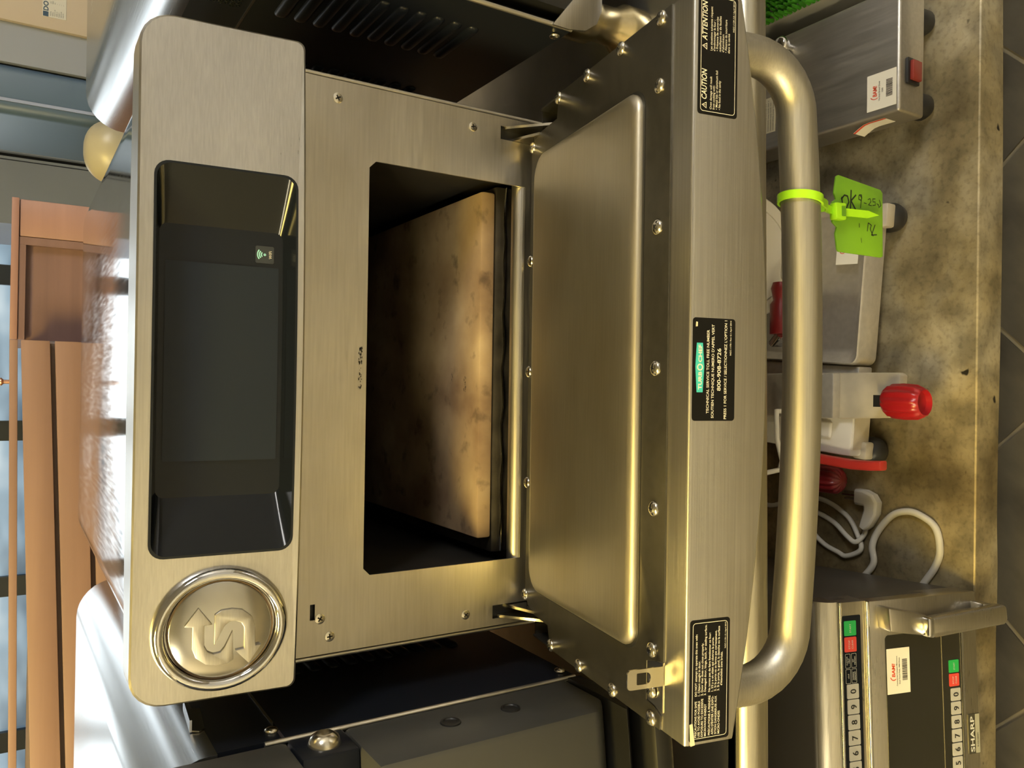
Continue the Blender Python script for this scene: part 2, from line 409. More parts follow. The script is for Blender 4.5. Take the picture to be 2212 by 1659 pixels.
us_ = thing('undershelf', 'stained steel undershelf with a battered front lip, holding microwave and slicer', 'shelf', (0, 0.3, SZ - 0.06))
obj('shelf_sheet', G().box(-1.38, 1.38, SY0 + 0.003, TY1 - 0.1, SZ - 0.02, SZ), SHELF, us_)
lip = G()
pr = [(SY0, SZ - 0.052), (SY0, SZ - 0.003), (SY0 + 0.001, SZ - 0.0008), (SY0 + 0.003, SZ), (SY0 + 0.006, SZ - 0.001), (SY0 + 0.006, SZ - 0.052)]
secs = []
for i in range(61):
    x = -1.38 + 2.76 * i / 60; dz = 0.004 * math.exp(-((x + 0.25) / 0.05) ** 2) + 0.003 * math.sin(x * 7)
    secs.append([V((x, y, z - (dz if z < SZ - 0.03 else 0))) for y, z in pr])
obj('shelf_lip', lip.loft(secs), SHELF, us_)
for x in (-1.42, 1.42):
    for y in (0.08, 0.64):
        obj('leg', G().tube([(x, y, FLZ), (x, y, FLZ + 0.02), (x, y, TZ - 0.03)], [0.024, 0.02, 0.02], 16), STEEL, tb_)

# ------------------------------------------------------------------ ovens: shell shared by all three
EDGE = plain('edge_steel', (0.72, 0.68, 0.60), 0.42, 1.0)
def shell(root, xc, yf, cowl_m, leg_m, yb=0.50, cowl_y0=None):
    hw, zt, zc, R = 0.205, 0.272, 0.229, 0.040
    prof = [(xc - hw, zc)]
    for k in range(9):
        a = math.radians(180 - 90 * k / 8); prof.append((xc - hw + R + R * math.cos(a), zt - R + R * math.sin(a)))
    right = [(2 * xc - x, z) for x, z in reversed(prof)]
    outer = prof + right
    inner = [(xc + (x - xc) * 0.985, z - (0.002 if z > zc + 0.001 else 0)) for x, z in outer]
    y0 = yf if cowl_y0 is None else cowl_y0
    ring2 = outer + inner[::-1]
    obj('top_cowl', G().loft([[V((x, y, z)) for x, z in ring2] for y in (y0, y0 + 0.1, yb - 0.1, yb)]), cowl_m, root, sharp=50)
    for s in (-1, 1):
        xo = xc + s * hw; xi = xc + s * (hw - 0.004)
        a, b = min(xo, xi), max(xo, xi)
        sp_ = obj('side_panel', G().box(a, b, yf + 0.002, yb, -0.045, 0.1865), BLACK, root)
        up = obj('upper_side_panel', G().box(a, b, yf + 0.002, yb, 0.1885, 0.229), BLACK, root)
        obj('seam_strip', G().box(a + s * 0.0003, b + s * 0.0003, yf + 0.03, yb, 0.1866, 0.1884), STEEL, root)
        obj('front_edge_strip', G().tube([(xo - s * 0.0012, yf + 0.0012, -0.045), (xo - s * 0.0012, yf + 0.0012, 0.07), (xo - s * 0.0012, yf + 0.0012, 0.2)], 0.0019, 10), EDGE, root)
    obj('back_panel', G().box(xc - hw + 0.004, xc + hw - 0.004, yb - 0.004, yb, -0.045, 0.229), STEEL, root)
    pan = [(xc - hw + 0.001, -0.0455), (xc + hw - 0.001, -0.0455), (xc + hw - 0.022, -0.068), (xc - hw + 0.022, -0.068)]
    obj('base_pan', G().loft([[V((x, y, z)) for x, z in pan] for y in (yf + 0.004, yb - 0.004)]), GASKET, root)
    for sx in (-1, 1):
        for y in (yf + 0.055, yb - 0.05):
            fr = Fr((xc + sx * 0.160, y, TZ), (1, 0, 0), (0, 1, 0), (0, 0, 1))
            obj('leg', G().lathe([(0.020, 0), (0.0225, 0.004), (0.0225, 0.026), (0.017, 0.034), (0.0165, 0.055), (0.021, 0.062), (0.021, 0.0965)], fr, 20), leg_m, root)

def louvres(root, x, s, y0, y1, z0, n, dz=0.01553, r=0.0052):
    """pressed horizontal louvres on the side facing s"""
    g = G(); secs = []
    L = y1 - y0
    for yy, k in ((0, 0.05), (0.0012, 0.55), (0.004, 0.9), (0.008, 1), (L - 0.008, 1), (L - 0.004, 0.9), (L - 0.0012, 0.55), (L, 0.05)):
        secs.append([V((s * 0.0034 * k * max(0, math.sin(math.pi * j / 8)) - s * 0.0002, yy, -math.cos(math.pi * j / 8) * r * (0.4 + 0.6 * k))) for j in range(9)])
    g.loft(secs); me = local_mesh('louvre', g, BLACK, sharp=70)
    for i in range(n): inst('louvre', me, root, Matrix.Translation((x, y0, z0 - i * dz)))

# ------------------------------------------------------------------ the open oven in the middle
ov = thing('rapid_cook_oven', 'brushed steel rapid-cook oven with its door hanging open and a blank touchscreen', 'oven', (0, 0.25, TZ), 'ovens side by side on the table')
shell(ov, 0.0, 0.006, COWL, LEG_YELLOW_LIT, cowl_y0=-0.004)

# faceplate: sheet with the chamber opening, two hinge slots and a small latch slot
OXL, OXR, OZB, OZT = -0.1489, 0.1477, -0.007, 0.1255
holes = [(OXL, OXR, OZB, OZT), (0.1826, 0.1932, -0.02, 0.0166), (-0.1947, -0.1842, -0.02, 0.0176), (-0.1756, -0.1647, 0.1603, 0.1638)]
xs = sorted({-0.2, 0.2} | {h[0] for h in holes} | {h[1] for h in holes})
zs = sorted({-0.0145, 0.215} | {h[2] for h in holes if h[2] > -0.0145} | {h[3] for h in holes})
fp = G()
def in_hole(i, j):
    if i < 0 or j < 0 or i >= len(xs) - 1 or j >= len(zs) - 1: return True
    x, z = (xs[i] + xs[i + 1]) / 2, (zs[j] + zs[j + 1]) / 2
    return any(a < x < b and c < z < d for a, b, c, d in holes)
for i in range(len(xs) - 1):
    for j in range(len(zs) - 1):
        if in_hole(i, j): continue
        x0, x1, z0, z1 = xs[i], xs[i + 1], zs[j], zs[j + 1]
        for y in (0, 0.0015): fp.add([(x0, y, z0), (x1, y, z0), (x1, y, z1), (x0, y, z1)], [(0, 1, 2, 3)])
        if in_hole(i - 1, j): fp.add([(x0, 0, z0), (x0, 0, z1), (x0, 0.0015, z1), (x0, 0.0015, z0)], [(0, 1, 2, 3)])
        if in_hole(i + 1, j): fp.add([(x1, 0, z0), (x1, 0, z1), (x1, 0.0015, z1), (x1, 0.0015, z0)], [(0, 1, 2, 3)])
        if in_hole(i, j - 1): fp.add([(x0, 0, z0), (x1, 0, z0), (x1, 0.0015, z0), (x0, 0.0015, z0)], [(0, 1, 2, 3)])
        if in_hole(i, j + 1): fp.add([(x0, 0, z1), (x1, 0, z1), (x1, 0.0015, z1), (x0, 0.0015, z1)], [(0, 1, 2, 3)])
FY = Fr((0, 0, 0), (1, 0, 0), (0, 0, 1), (0, -1, 0))
for a, b, s1, s2 in ((OXL, OZT, 1, -1), (OXR, OZT, -1, -1)):
    fp.prism([(a, b), (a + s1 * 0.005, b), (a, b + s2 * 0.005)], FY, -0.0015, 0.0)
face = obj('faceplate', fp, PLATE, ov)
for a, b in ((0.1874, 0.1498), (0.1875, 0.0415), (-0.1752, 0.1567), (-0.1884, 0.1496), (-0.1881, 0.0416)):
    screw(ov, FY.mat(a, b, 0), 'flat')
obj('black_backing', G().box(-0.2005, -0.1556, 0.004, 0.0055, -0.04, 0.215).box(0.1556, 0.2005, 0.004, 0.0055, -0.04, 0.215).box(-0.1556, 0.1556, 0.004, 0.0055, 0.131, 0.215).box(-0.1556, 0.1556, 0.0042, 0.0055, -0.04, -0.012), RUBBER, ov)
lipg = []
for x in (OXL - 0.003, OXR + 0.003):
    lipg.append([V((x, 0.009 - 0.009 * math.sin(math.radians(a)), -0.0085 + 0.0085 * math.cos(math.radians(a)))) for a in range(0, 91, 9)] + [V((x, 0.002, -0.0095)), V((x, 0.009, -0.003))])
obj('opening_lip', G().loft(lipg), STEEL, ov, sharp=60)
# chamber
cv = G(); cx0, cx1, cy0, cy1, cz0, cz1 = -0.1545, 0.1545, 0.0016, 0.36, -0.010, 0.130
cv.box(cx0 - 0.001, cx0, cy0, cy1, cz0, cz1); cv.box(cx1, cx1 + 0.001, cy0, cy1, cz0, cz1)
cv.box(cx0, cx1, cy0, cy1, cz1, cz1 + 0.001); cv.box(cx0, cx1, cy0 + 0.008, cy1, cz0 - 0.001, cz0); cv.box(cx0, cx1, cy1, cy1 + 0.001, cz0, cz1)
obj('chamber_liner', cv, VOID, ov)
for i in range(7): obj('ceiling_jet_rail', G().box(-0.14, 0.14, 0.05 + i * 0.04, 0.058 + i * 0.04, 0.1245, 0.1299), VOID, ov)
rk = obj('stone_tray', G().box(-0.1475, 0.1510, 0.0195, 0.315, -0.0095, 0.0085), RACK, ov, bevel=0.003)
br = [V((-0.146 + 0.0148 * i, 0.0188 - 0.0008 * math.sin(i * 1.7), -0.0005 + 0.0009 * math.sin(i * 2.1))) for i in range(21)]
obj('tray_bead', G().tube(br, 0.0011, 6), CHROME, ov)
# hinge arms
for s, xo, xi in ((1, 0.1920, 0.1838), (-1, -0.1930, -0.1860)):
    A_ = Fr((0, 0, 0), (0, 1, 0), (0, 0, 1), (1, 0, 0))
    obj('hinge_arm', G().prism([(0.02, 0.014), (-0.0009, 0.0119), (-0.030, -0.0124), (-0.034, -0.020), (0.02, -0.012)], A_, xo - 0.001, xo + 0.001), SCREWM, ov)
    obj('hinge_arm', G().prism([(0.02, 0.008), (0.001, 0.0052), (-0.0256, -0.0030), (-0.03, -0.018), (0.02, -0.012)], A_, xi - 0.001, xi + 0.001), SCREWM, ov)

# ---- control bezel, bowed forward in the middle, leaning slightly back
tb = math.atan2(0.008, 0.094); EB = V((0, math.sin(tb), math.cos(tb))); NB = V((0, -math.cos(tb), math.sin(tb))); B0 = V((0, -0.036, 0.186)); BOW = 0.0115
def bow(a): return BOW * (1 - min(1, (a / 0.2055) ** 2))
def FB(a, e, h=0.0): return B0 + V((a, 0, 0)) + EB * e + NB * (h + bow(a))
HW = 0.2052
out_ = rrect(-HW, HW, -0.0015, 0.0945, 0.019, 6, 0.005, 22)
inn_ = rrect(-0.1163, 0.1163, 0.0034, 0.0858, 0.0085, 6, 0.0085, 22)
def shrink(poly, d, cx=0.0, cy=0.0465, hx=HW, hy=0.048): return [(cx + (a - cx) * (1 - d / hx), cy + (b - cy) * (1 - d / hy)) for a, b in poly]
bz = G()
o1 = [FB(a, e, -0.0012) for a, e in out_]; o0 = [FB(a, e, 0) for a, e in shrink(out_, 0.0012)]
i0 = [FB(a, e, 0) for a, e in inn_]; i1 = [FB(a, e, -0.003) for a, e in inn_]
ob_ = [V((p.x, max(p.y, -0.004) if False else -0.004, p.z)) for p in o1]
bz.ring(o1, o0); bz.ring(o0, i0); bz.ring(i0, i1); bz.ring(ob_, o1)
n_ = len(ob_); bz.add(ob_ + [p + V((0, 0.0, 0)) for p in i1], [(i, (i + 1) % n_, n_ + (i + 1) % n_, n_ + i) for i in range(n_)])
bezel = obj('control_bezel', bz, STEEL, ov, sharp=30)
# recessed black surround of the screen
DEP = 0.020
w0 = shrink(inn_, 0.0003, 0, 0.0446, 0.1163, 0.0412)
pan_ = rrect(-0.0832, 0.0832, 0.0085, 0.0815, 0.005, 6, 0.005, 22)
sur = G(); sur.ring([FB(a, e, 0.0009) for a, e in shrink(inn_, -0.0000, 0, 0.0446, 0.1163, 0.0412)], [FB(a, e, 0.0009) for a, e in shrink(inn_, 0.0014, 0, 0.0446, 0.1163, 0.0412)])
sur.ring([FB(a, e, -0.002) for a, e in w0], [FB(a, e, 0.0009) for a, e in inn_])
lip1 = [FB(a, e, 0.0009) for a, e in shrink(inn_, 0.0014, 0, 0.0446, 0.1163, 0.0412)]
sur.ring(lip1, [FB(a, e, -DEP) for a, e in pan_])
obj('screen_surround', sur, BLACKG, bezel, sharp=30)
obj('screen_panel', G().loft([[FB(a, e, -DEP - 0.001) for a, e in pan_], [FB(a, e, -DEP) for a, e in pan_]]), BLACKG, bezel)
scr = rrect(-0.0612, 0.0606, 0.0112, 0.0780, 0.0006, 2, 0.0006, 22)
obj('display', G().loft([[FB(a, e, -DEP - 0.0005) for a, e in scr], [FB(a, e, -DEP + 0.0003) for a, e in scr]]), SCREEN, bezel)
class FBF:
    def __init__(s, dep): s.d = dep
    def __call__(s, a, b, h=0.0): return FB(a, b, s.d + h)
fq = FBF(-DEP)
obj('wifi_sticker', G().prism(rrect(0.0632, 0.0742, 0.0142, 0.0256, 0.001), fq, 0, 0.0003), plain('sticker_charcoal', (0.03, 0.035, 0.04), 0.3), bezel)
wf = G(); cxw, czw = 0.0687, 0.0199
wf.lathe([(0.0009, 0.0005), (0, 0.0005)], fq, 14, cxw, czw)
for r_ in (0.0021, 0.0033, 0.0045):
    A1 = [math.radians(50 + 80 * k / 12) for k in range(13)]
    wf.add([fq(cxw + (r_ - 0.00035) * math.cos(a), czw + (r_ - 0.00035) * math.sin(a), 0.0005) for a in A1] + [fq(cxw + (r_ + 0.00035) * math.cos(a), czw + (r_ + 0.00035) * math.sin(a), 0.0005) for a in A1], [(i, i + 1, 14 + i, 13 + i) for i in range(12)])
flat('wifi_symbol', wf, plain('pale_teal_print', (0.35, 0.75, 0.72), 0.5), bezel)
flat('wifi_lettering', text_g(G(), fq, 'WiFi', cxw, 0.0156, 0.0019, 0.0005, align='c'), INK, bezel)
# round emblem
EC, EE, ER = -0.1613, 0.0446, 0.0382
NBe = (FB(EC, EE, 1) - FB(EC, EE, 0)); TAe = (FB(EC + 0.02, EE) - FB(EC - 0.02, EE)).normalized(); NBe = TAe.cross(EB).normalized()
if NBe.y > 0: NBe = -NBe
FE = Fr(FB(EC, EE, 0.0), TAe, EB, NBe)
prf = [(ER, -0.004), (ER + 0.0002, 0.0008), (ER - 0.0012, 0.0042), (ER - 0.0032, 0.0058), (ER - 0.0055, 0.0056), (ER - 0.0072, 0.0036), (ER - 0.0076, 0.0020), (ER - 0.0076, -0.004)]
emb = G(); emb.loft([[FE(r_ * math.cos(k * math.pi / 28), r_ * 1.03 * math.sin(k * math.pi / 28), h) for k in range(56)] for r_, h in prf])
obj('emblem_ring', emb, CHROME, bezel, sharp=60)
obj('emblem_groove', G().lathe([(ER - 0.0076, -0.001), (ER - 0.0076, 0.0018), (0, 0.0018), (0, -0.001)], FE, 48), GRIME, bezel)
obj('emblem_disc', G().lathe([(ER - 0.0088, 0), (ER - 0.0088, 0.0022), (ER - 0.0095, 0.0026), (0.012, 0.0034), (0, 0.0036)], FE, 48), plain('emblem_steel', (0.50, 0.49, 0.47), 0.18, 1.0, var=0.12, vscale=40), bezel, sharp=60)
S1 = [(-0.146, 0.058), (-0.1569, 0.0498), (-0.1571, 0.0545), (-0.1697, 0.0541), (-0.1733, 0.0522), (-0.1751, 0.0488), (-0.1746, 0.045), (-0.1718, 0.0427), (-0.1619, 0.0382), (-0.1798, 0.0374), (-0.1817, 0.0404), (-0.1823, 0.0472), (-0.181, 0.053), (-0.1763, 0.0588), (-0.1708, 0.0609), (-0.1573, 0.061), (-0.1565, 0.0657)]
S2 = [(-0.1697, 0.0485), (-0.1511, 0.0487), (-0.1487, 0.0448), (-0.1483, 0.0386), (-0.1496, 0.0327), (-0.1544, 0.0271), (-0.1609, 0.0251), (-0.1729, 0.0248), (-0.1726, 0.0211), (-0.1835, 0.0282), (-0.1745, 0.0364), (-0.1741, 0.0312), (-0.1607, 0.0316), (-0.1576, 0.0334), (-0.1561, 0.0368), (-0.1562, 0.0402), (-0.1587, 0.0431)]
sg = G()
for S_ in (S1, S2): sg.prism([((a - EC) * 1.0, e - EE) for a, e in S_], FE, 0.0022, 0.0048)
obj('emblem_arrows', sg, STEEL, bezel, bevel=0.0004)
# chip of torn sealant on the cowl seam
obj('sealant_chip', G().prism([(0.003, 0.0), (0.012, 0.0008), (0.021, 0.0022), (0.023, 0.0038), (0.010, 0.0030), (0.001, 0.0012)], Fr((0.0, -0.0005, 0.272), (1, 0, 0), (0, 1, 0.2), (0, -0.2, 1)), 0.0, 0.0012), plain('tan_sealant', (0.45, 0.28, 0.14), 0.8, var=0.3, vscale=60), ov)

# ---- door, open and held a little above level
DT = 0.1807; P0 = V((-0.0005, -0.0205, -0.0058)); ES = V((0, -math.cos(DT), math.sin(DT))); ND = V((0, math.sin(DT), math.cos(DT)))
FD = Fr(P0, (1, 0, 0), ES, ND)             # x, along the door away from the hinge, up off its inner face
DW, SF = 0.2045, 0.208
def TH(x): return 0.034 + 0.0195 * (1 - min(1, (x / 0.2035) ** 2))
secs = []
for i in range(25):
    x = -DW + 2 * DW * i / 24; T = TH(x); r_ = 0.0022
    q = [(0.036, -0.001), (SF - r_, -0.001 + 0.0006)] + [(SF - r_ + r_ * math.sin(math.radians(a)), -0.0004 - r_ + r_ * math.cos(math.radians(a))) for a in (25, 45, 65)] + [(SF, -0.0004 - r_), (SF, -T + 0.003), (SF - 0.003, -T), (0.036, -T)]
    secs.append([FD(x, s, h) for s, h in q])
door = obj('door', G().loft(secs), DOORS, ov, sharp=32)
obj('inner_frame', G().box(-0.184, 0.184, -0.011, 0.0362, -0.03, -0.0008, FD), GASKET, door)
gp = [(DW, 0.188), (DW, 0.038), (0.1965, 0.0365), (0.1868, 0.035), (0.1857, 0.006), (0.1825, -0.0055), (0.1765, -0.0118),
      (-0.1765, -0.0125), (-0.1825, -0.0065), (-0.1875, 0.004), (-0.1885, 0.031), (-0.1965, 0.0335), (-DW, 0.036), (-DW, 0.1853),
      (-0.1965, 0.1853), (-0.1935, 0.178), (-0.1925, 0.1705), (-0.1700, 0.1705), (-0.1665, 0.183), (-0.1657, 0.188)]
obj('gasket_plate', G().prism(gp, FD, -0.0009, 0.0008), GASKET, door, bevel=0.0004)
pp = rrect(-0.1672, 0.1662, 0.0025, 0.1592, 0.013, 6, 0.017)
obj('panel_gap', G().prism(rrect(-0.1688, 0.1678, 0.0008, 0.1612, 0.013, 6, 0.017), FD, 0.0006, 0.0012), RUBBER, door)
pt = []
for d_, h in ((0, 0.0008), (0, 0.0028), (0.0012, 0.0046), (0.0032, 0.0058), (0.0065, 0.0063), (0.02, 0.0064)):
    pt.append([FD(-0.0005 + (a + 0.0005) * (1 - d_ / 0.1667), 0.0808 + (b - 0.0808) * (1 - d_ / 0.0784), h) for a, b in pp])
obj('raised_panel', G().loft(pt), PANEL, door, sharp=60)
scr_pos = [(s * 0.201, y) for s in (1, -1) for y in (0.038, 0.084, 0.131)] + [(0.2006, 0.1775), (-0.201, 0.1765)]
scr_pos += [(x, 0.1765) for x in (-0.162, -0.0812, -0.0007, 0.0805, 0.162)] + [(-0.1852, 0.1762)]
scr_pos += [(0.0874, -0.0095), (0.0, -0.0098), (-0.0874, -0.0102), (0.1768, -0.0085), (-0.1755, -0.011)]
for a, b in scr_pos:
    zz = 0.0008 if b > 0 and a != -0.1852 else 0.0008
    screw(door, FD.mat(a, b, zz))
# hinge pockets at the two rear corners
for s in (1, -1):
    obj('hinge_pocket', G().box(min(s * 0.1885, s * 0.2075), max(s * 0.1885, s * 0.2075), -0.006, 0.034, -0.030, -0.0285, FD)
        .box(min(s * 0.206, s * 0.2075), max(s * 0.206, s * 0.2075), -0.006, 0.034, -0.030, -0.004, FD)
        .box(min(s * 0.1885, s * 0.2075), max(s * 0.1885, s * 0.2075), -0.0075, -0.006, -0.030, -0.006, FD), GASKET, door)
# latch tongue
FL = Fr(FD(0, 0.187, 0), (1, 0, 0), ND, ES)
lo = rrect(-0.1790, -0.1680, 0.0002, 0.0233, 0.0022, 4, 0.0004); li = rrect(-0.1765, -0.1700, 0.0085, 0.0174, 0.0006, 4, 0.0028)
lg = G()
for h in (-0.0006, 0.0006): lg.ring([FL(a, b, h) for a, b in lo], [FL(a, b, h) for a, b in li])
for L_ in (lo, li): lg.ring([FL(a, b, -0.0006) for a, b in L_], [FL(a, b, 0.0006) for a, b in L_])
obj('latch_tongue', lg, SCREWM, door)
obj('latch_base', G().prism([(-0.1690, 0.1712), (-0.1920, 0.1712), (-0.1928, 0.178), (-0.1945, 0.187), (-0.1665, 0.187)], FD, -0.0008, 0.0003), SCREWM, door)
# bowed tube handle
def hh(x): return -0.102 + 0.0062 * (x / 0.15) ** 2
def hs(x): return 0.1795
path = []
for s in (-1, 1):
    q = [(s * 0.189, -0.028), (s * 0.189, -0.045)]
    c = 0.034; xa = 0.189 - c; hc = hh(xa) + c
    q += [(s * (xa + c * math.cos(math.radians(a))), hc - c * math.sin(math.radians(a))) for a in range(0, 91, 10)]
    if s == -1: path += q + [(x, hh(x)) for x in (-0.14, -0.12, -0.10, -0.08, -0.06, -0.04, -0.02, 0, 0.02, 0.04, 0.06, 0.08, 0.10, 0.12, 0.14)]
    else: path += q[::-1]
obj('handle', G().tube([FD(x, hs(x), h) for x, h in path], 0.0117, 24), HANDLE, door, sharp=60)

# ---- printed stickers on the door edge
FS = Fr(FD(0, SF, 0), (1, 0, 0), ND, ES)
def sticker(x0, x1, h0, h1, border=True, tear=None):
    pol = rrect(x0, x1, h0, h1, 0.0018, 4)
    obj('sticker', G().prism(pol, FS, 0, 0.0002), STICKB, door)
    if border:
        g = outline(G(), rrect(x0 + 0.0016, x1 - 0.0016, h0 + 0.0016, h1 - 0.0016, 0.0019, 4), rrect(x0 + 0.0019, x1 - 0.0019, h0 + 0.0019, h1 - 0.0019, 0.0016, 4), FS, 0.00035)
        return g
    return G()
H_ = 0.00035
def rows(g, a, b, cap, step, lines, bold=0.0, width=None):
    for i, (t_, wd) in enumerate(lines): text_g(g, FS, t_, a, b - i * step, cap, H_, wd, 'l', bold)
# left: precautions
g = sticker(-0.2030, -0.1372, -0.0288, -0.0030)
rows(g, -0.2005, -0.00765, 0.00135, 0.00205, [('PRECAUTIONS FOR SAFE', 0.0195), ('USE TO AVOID POSSIBLE', 0.0195), ('EXPOSURE TO EXCESSIVE', 0.0205), ('MICROWAVE ENERGY', 0.0175)], 0.012)
rows(g, -0.2003, -0.01640, 0.00135, 0.00205, [('PRÉCAUTIONS À PRENDRE', 0.0215), ("AFIN D'ÉVITER UNE EXPO-", 0.0210), ('SITION DANGEREUSE AUX', 0.0208), ('MICRO-ONDES', 0.0125)], 0.012)
rows(g, -0.1783, -0.00765, 0.00135, 0.00195, [('DO NOT attempt to operate this oven with:', 0.0335), ('1. Object caught in door.', 0.0190), ('2. Door that does not close properly.', 0.0285), ('3. Damaged door, hinge, latch, or sealing surface.', 0.0382)], 0.012)
rows(g, -0.1768, -0.01620, 0.00135, 0.00195, [('Ne tentez pas de faire fonctionner ce four:', 0.0322), ("1. S'il y a un objet qui obstrue la porte.", 0.0295), ('2. Si la porte ne se ferme pas correctement.', 0.0330), ('3. Si la porte, le gond, la clenche ou la surface', 0.0352)], 0.012)
rows(g, -0.1742, -0.02400, 0.00135, 0.00195, [("d'étanchéité sont brisés.", 0.0185)], 0.012)
text_g(g, FS, 'NGC-1139-1.E / April 2013', -0.1540, -0.0262, 0.0009, H_, 0.0142, 'l', 0.005)
flat('sticker_print', g, INK, door)
obj('sticker_tear', G().prism([(-0.2046, -0.0038), (-0.1930, -0.0032), (-0.1925, -0.0048), (-0.2042, -0.0064)], FS, 0.0003, 0.0009), plain('torn_paper', (0.78, 0.70, 0.48), 0.5), door)
# middle: service number
g = sticker(-0.0295, 0.0265, -0.0298, -0.0022, border=False)
rows(g, -0.0255, -0.0128, 0.00170, 0.0031, [('TECHNICAL SERVICE TOLL FREE NUMBER', 0.0455)], 0.010)
rows(g, -0.0280, -0.0160, 0.00170, 0.0031, [('SOUTIEN TECHNIQUE NUMERO D’APPEL VERT', 0.0510)], 0.010)
text_g(g, FS, '800-908-8726', -0.0015, -0.0204, 0.0024, H_, 0.0232, 'c', 0.012)
rows(g, -0.0285, -0.0243, 0.00170, 0.0031, [('PRESS 1 FOR SERVICE / SELECTIONNEZ L’OPTION 1', 0.0540)], 0.010)
text_g(g, FS, 'NGC-1170 / Rev G / April 2014', 0.0255, -0.0272, 0.0010, H_, 0.0190, 'r', 0.004)
flat('sticker_print', g, INK, door)
bd = [(-0.0140, -0.0050), (0.0, -0.0040), (0.0128, -0.0048), (0.0128, -0.0086), (0.0, -0.0097), (-0.0140, -0.0088)]
obj('sticker_badge', G().prism(bd, FS, 0.0002, 0.00032), INKT, door)
g = G(); text_g(g, FS, 'TURB', -0.0126, -0.0080, 0.0022, 0.0004, 0.0098, 'l', 0.03, 0.0); text_g(g, FS, 'CHEF', 0.0023, -0.0080, 0.0022, 0.0004, 0.0095, 'l', 0.03, 0.0)
ro = [(-0.0004 + 0.0019 * math.cos(a * math.pi / 12), -0.0069 + 0.0019 * math.sin(a * math.pi / 12)) for a in range(24)]
ri = [(-0.0004 + 0.0012 * math.cos(a * math.pi / 12), -0.0069 + 0.0012 * math.sin(a * math.pi / 12)) for a in range(24)]
outline(g, ro, ri, FS, 0.0004); flat('badge_lettering', g, INK, door)
obj('sticker_nick', G().prism([(0.0215, -0.0040), (0.0242, -0.0042), (0.0240, -0.0052), (0.0217, -0.0051)], FS, 0.0002, 0.0004), plain('torn_paper', (0.7, 0.7, 0.7)), door)
# right: caution
g = sticker(0.1370, 0.2038, -0.0290, -0.0032)
def warn(g, a, b, s):
    T = [(a, b), (a + s, b), (a + s / 2, b + s * 0.86)]; c = (a + s / 2, b + s * 0.29)
    outline(g, T, [(c[0] + (p[0] - c[0]) * 0.68, c[1] + (p[1] - c[1]) * 0.68) for p in T], FS, H_)
    text_g(g, FS, '!', a + s / 2, b + s * 0.14, s * 0.40, H_, None, 'c', 0.03)
warn(g, 0.1402, -0.0088, 0.0036); text_g(g, FS, 'CAUTION', 0.1452, -0.0088, 0.0034, H_, 0.0165, 'l', 0.014, 0.2)
rows(g, 0.1402, -0.0122, 0.00140, 0.0019, [('Oven damage will result', 0.0178), ('from cooking with:', 0.0132)], 0.004)
rows(g, 0.1405, -0.0160, 0.00140, 0.0019, [('• Metal lids or aluminum foil', 0.0212), ('• No food in the cavity', 0.0160)], 0.004)
warn(g, 0.1722, -0.0088, 0.0038); text_g(g, FS, 'ATTENTION', 0.1772, -0.0088, 0.0034, H_, 0.0215, 'l', 0.014, 0.2)
rows(g, 0.1722, -0.0122, 0.00140, 0.0019, [('Les situations suivantes risquent', 0.0240), ('d’endommager le four :', 0.0170)], 0.004)
rows(g, 0.1725, -0.0160, 0.00140, 0.0019, [('• Présence de couvercles', 0.0188), ('  métalliques ou de feuilles', 0.0195), ('  d’aluminium', 0.0098), ('• Absence de nourriture', 0.0182), ('  dans la cavité', 0.0108)], 0.004)
text_g(g, FS, 'NGC-1139-3.B / April 2013', 0.2012, -0.0266, 0.0010, H_, 0.0165, 'r', 0.004)
flat('sticker_print', g, INK, door)

def blot(g, fr, cx, cy, lx, ly, n, h, seed):
    rn = random.Random(seed)
    for k in range(n):
        a = cx + rn.uniform(-lx, lx); b = cy + rn.uniform(-ly, ly); r_ = rn.uniform(0.3, 1.0) * ly * 0.6; m_ = rn.randint(5, 8)
        g.add([fr(a + r_ * rn.uniform(0.5, 1.6) * math.cos(q * 2 * math.pi / m_) * 1.6, b + r_ * rn.uniform(0.4, 1.0) * math.sin(q * 2 * math.pi / m_), h) for q in range(m_)], [tuple(range(m_))])
    return g
SOOT = plain('soot_mark', (0.03, 0.024, 0.015), 0.8)
flat('soot_scuff', blot(G(), FY, -0.001, 0.1302, 0.0150, 0.0012, 46, 0.0003, 5), SOOT, ov)
# ---- stone on its tray
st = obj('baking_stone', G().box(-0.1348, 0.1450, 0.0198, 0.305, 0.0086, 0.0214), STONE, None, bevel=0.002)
flat('scorch_mark', blot(blot(G(), ID, -0.0105, 0.0435, 0.0060, 0.0016, 14, 0.0216, 9), ID, -0.003, 0.066, 0.006, 0.0009, 12, 0.0216, 12), SOOT, st)
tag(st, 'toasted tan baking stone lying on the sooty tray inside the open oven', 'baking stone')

# ------------------------------------------------------------------ oven beside the cream appliance
RX, RY = 0.485, -0.009
ro_ = thing('rapid_cook_oven', 'neighbouring oven with black louvred side panel and rounded steel top, beside the bare bezel end', 'oven', (RX, 0.25, TZ), 'ovens side by side on the table')
shell(ro_, RX, RY, COWL2, LEG_YELLOW_LIT)
louvres(ro_, RX - 0.205, -1, 0.030, 0.100, 0.164, 10)
louvres(ro_, RX - 0.205, -1, 0.178, 0.250, 0.1350, 9)
pf = G()
for i in range(7):
    for j in range(12):
        z = 0.196 + i * 0.0042; y = 0.045 + j * 0.0050 + (0.0025 if i % 2 else 0)
        fr = Fr((RX - 0.205, y, z), (0, 1, 0), (0, 0, 1), (-1, 0, 0))
        pf.lathe([(0.0019, -0.0001), (0.0017, 0.0005), (0.0010, 0.0005), (0.0008, 0.0001), (0, 0.0001)], fr, 6)
obj('vent_perforation', pf, BLACKG, ro_, kind='stuff')
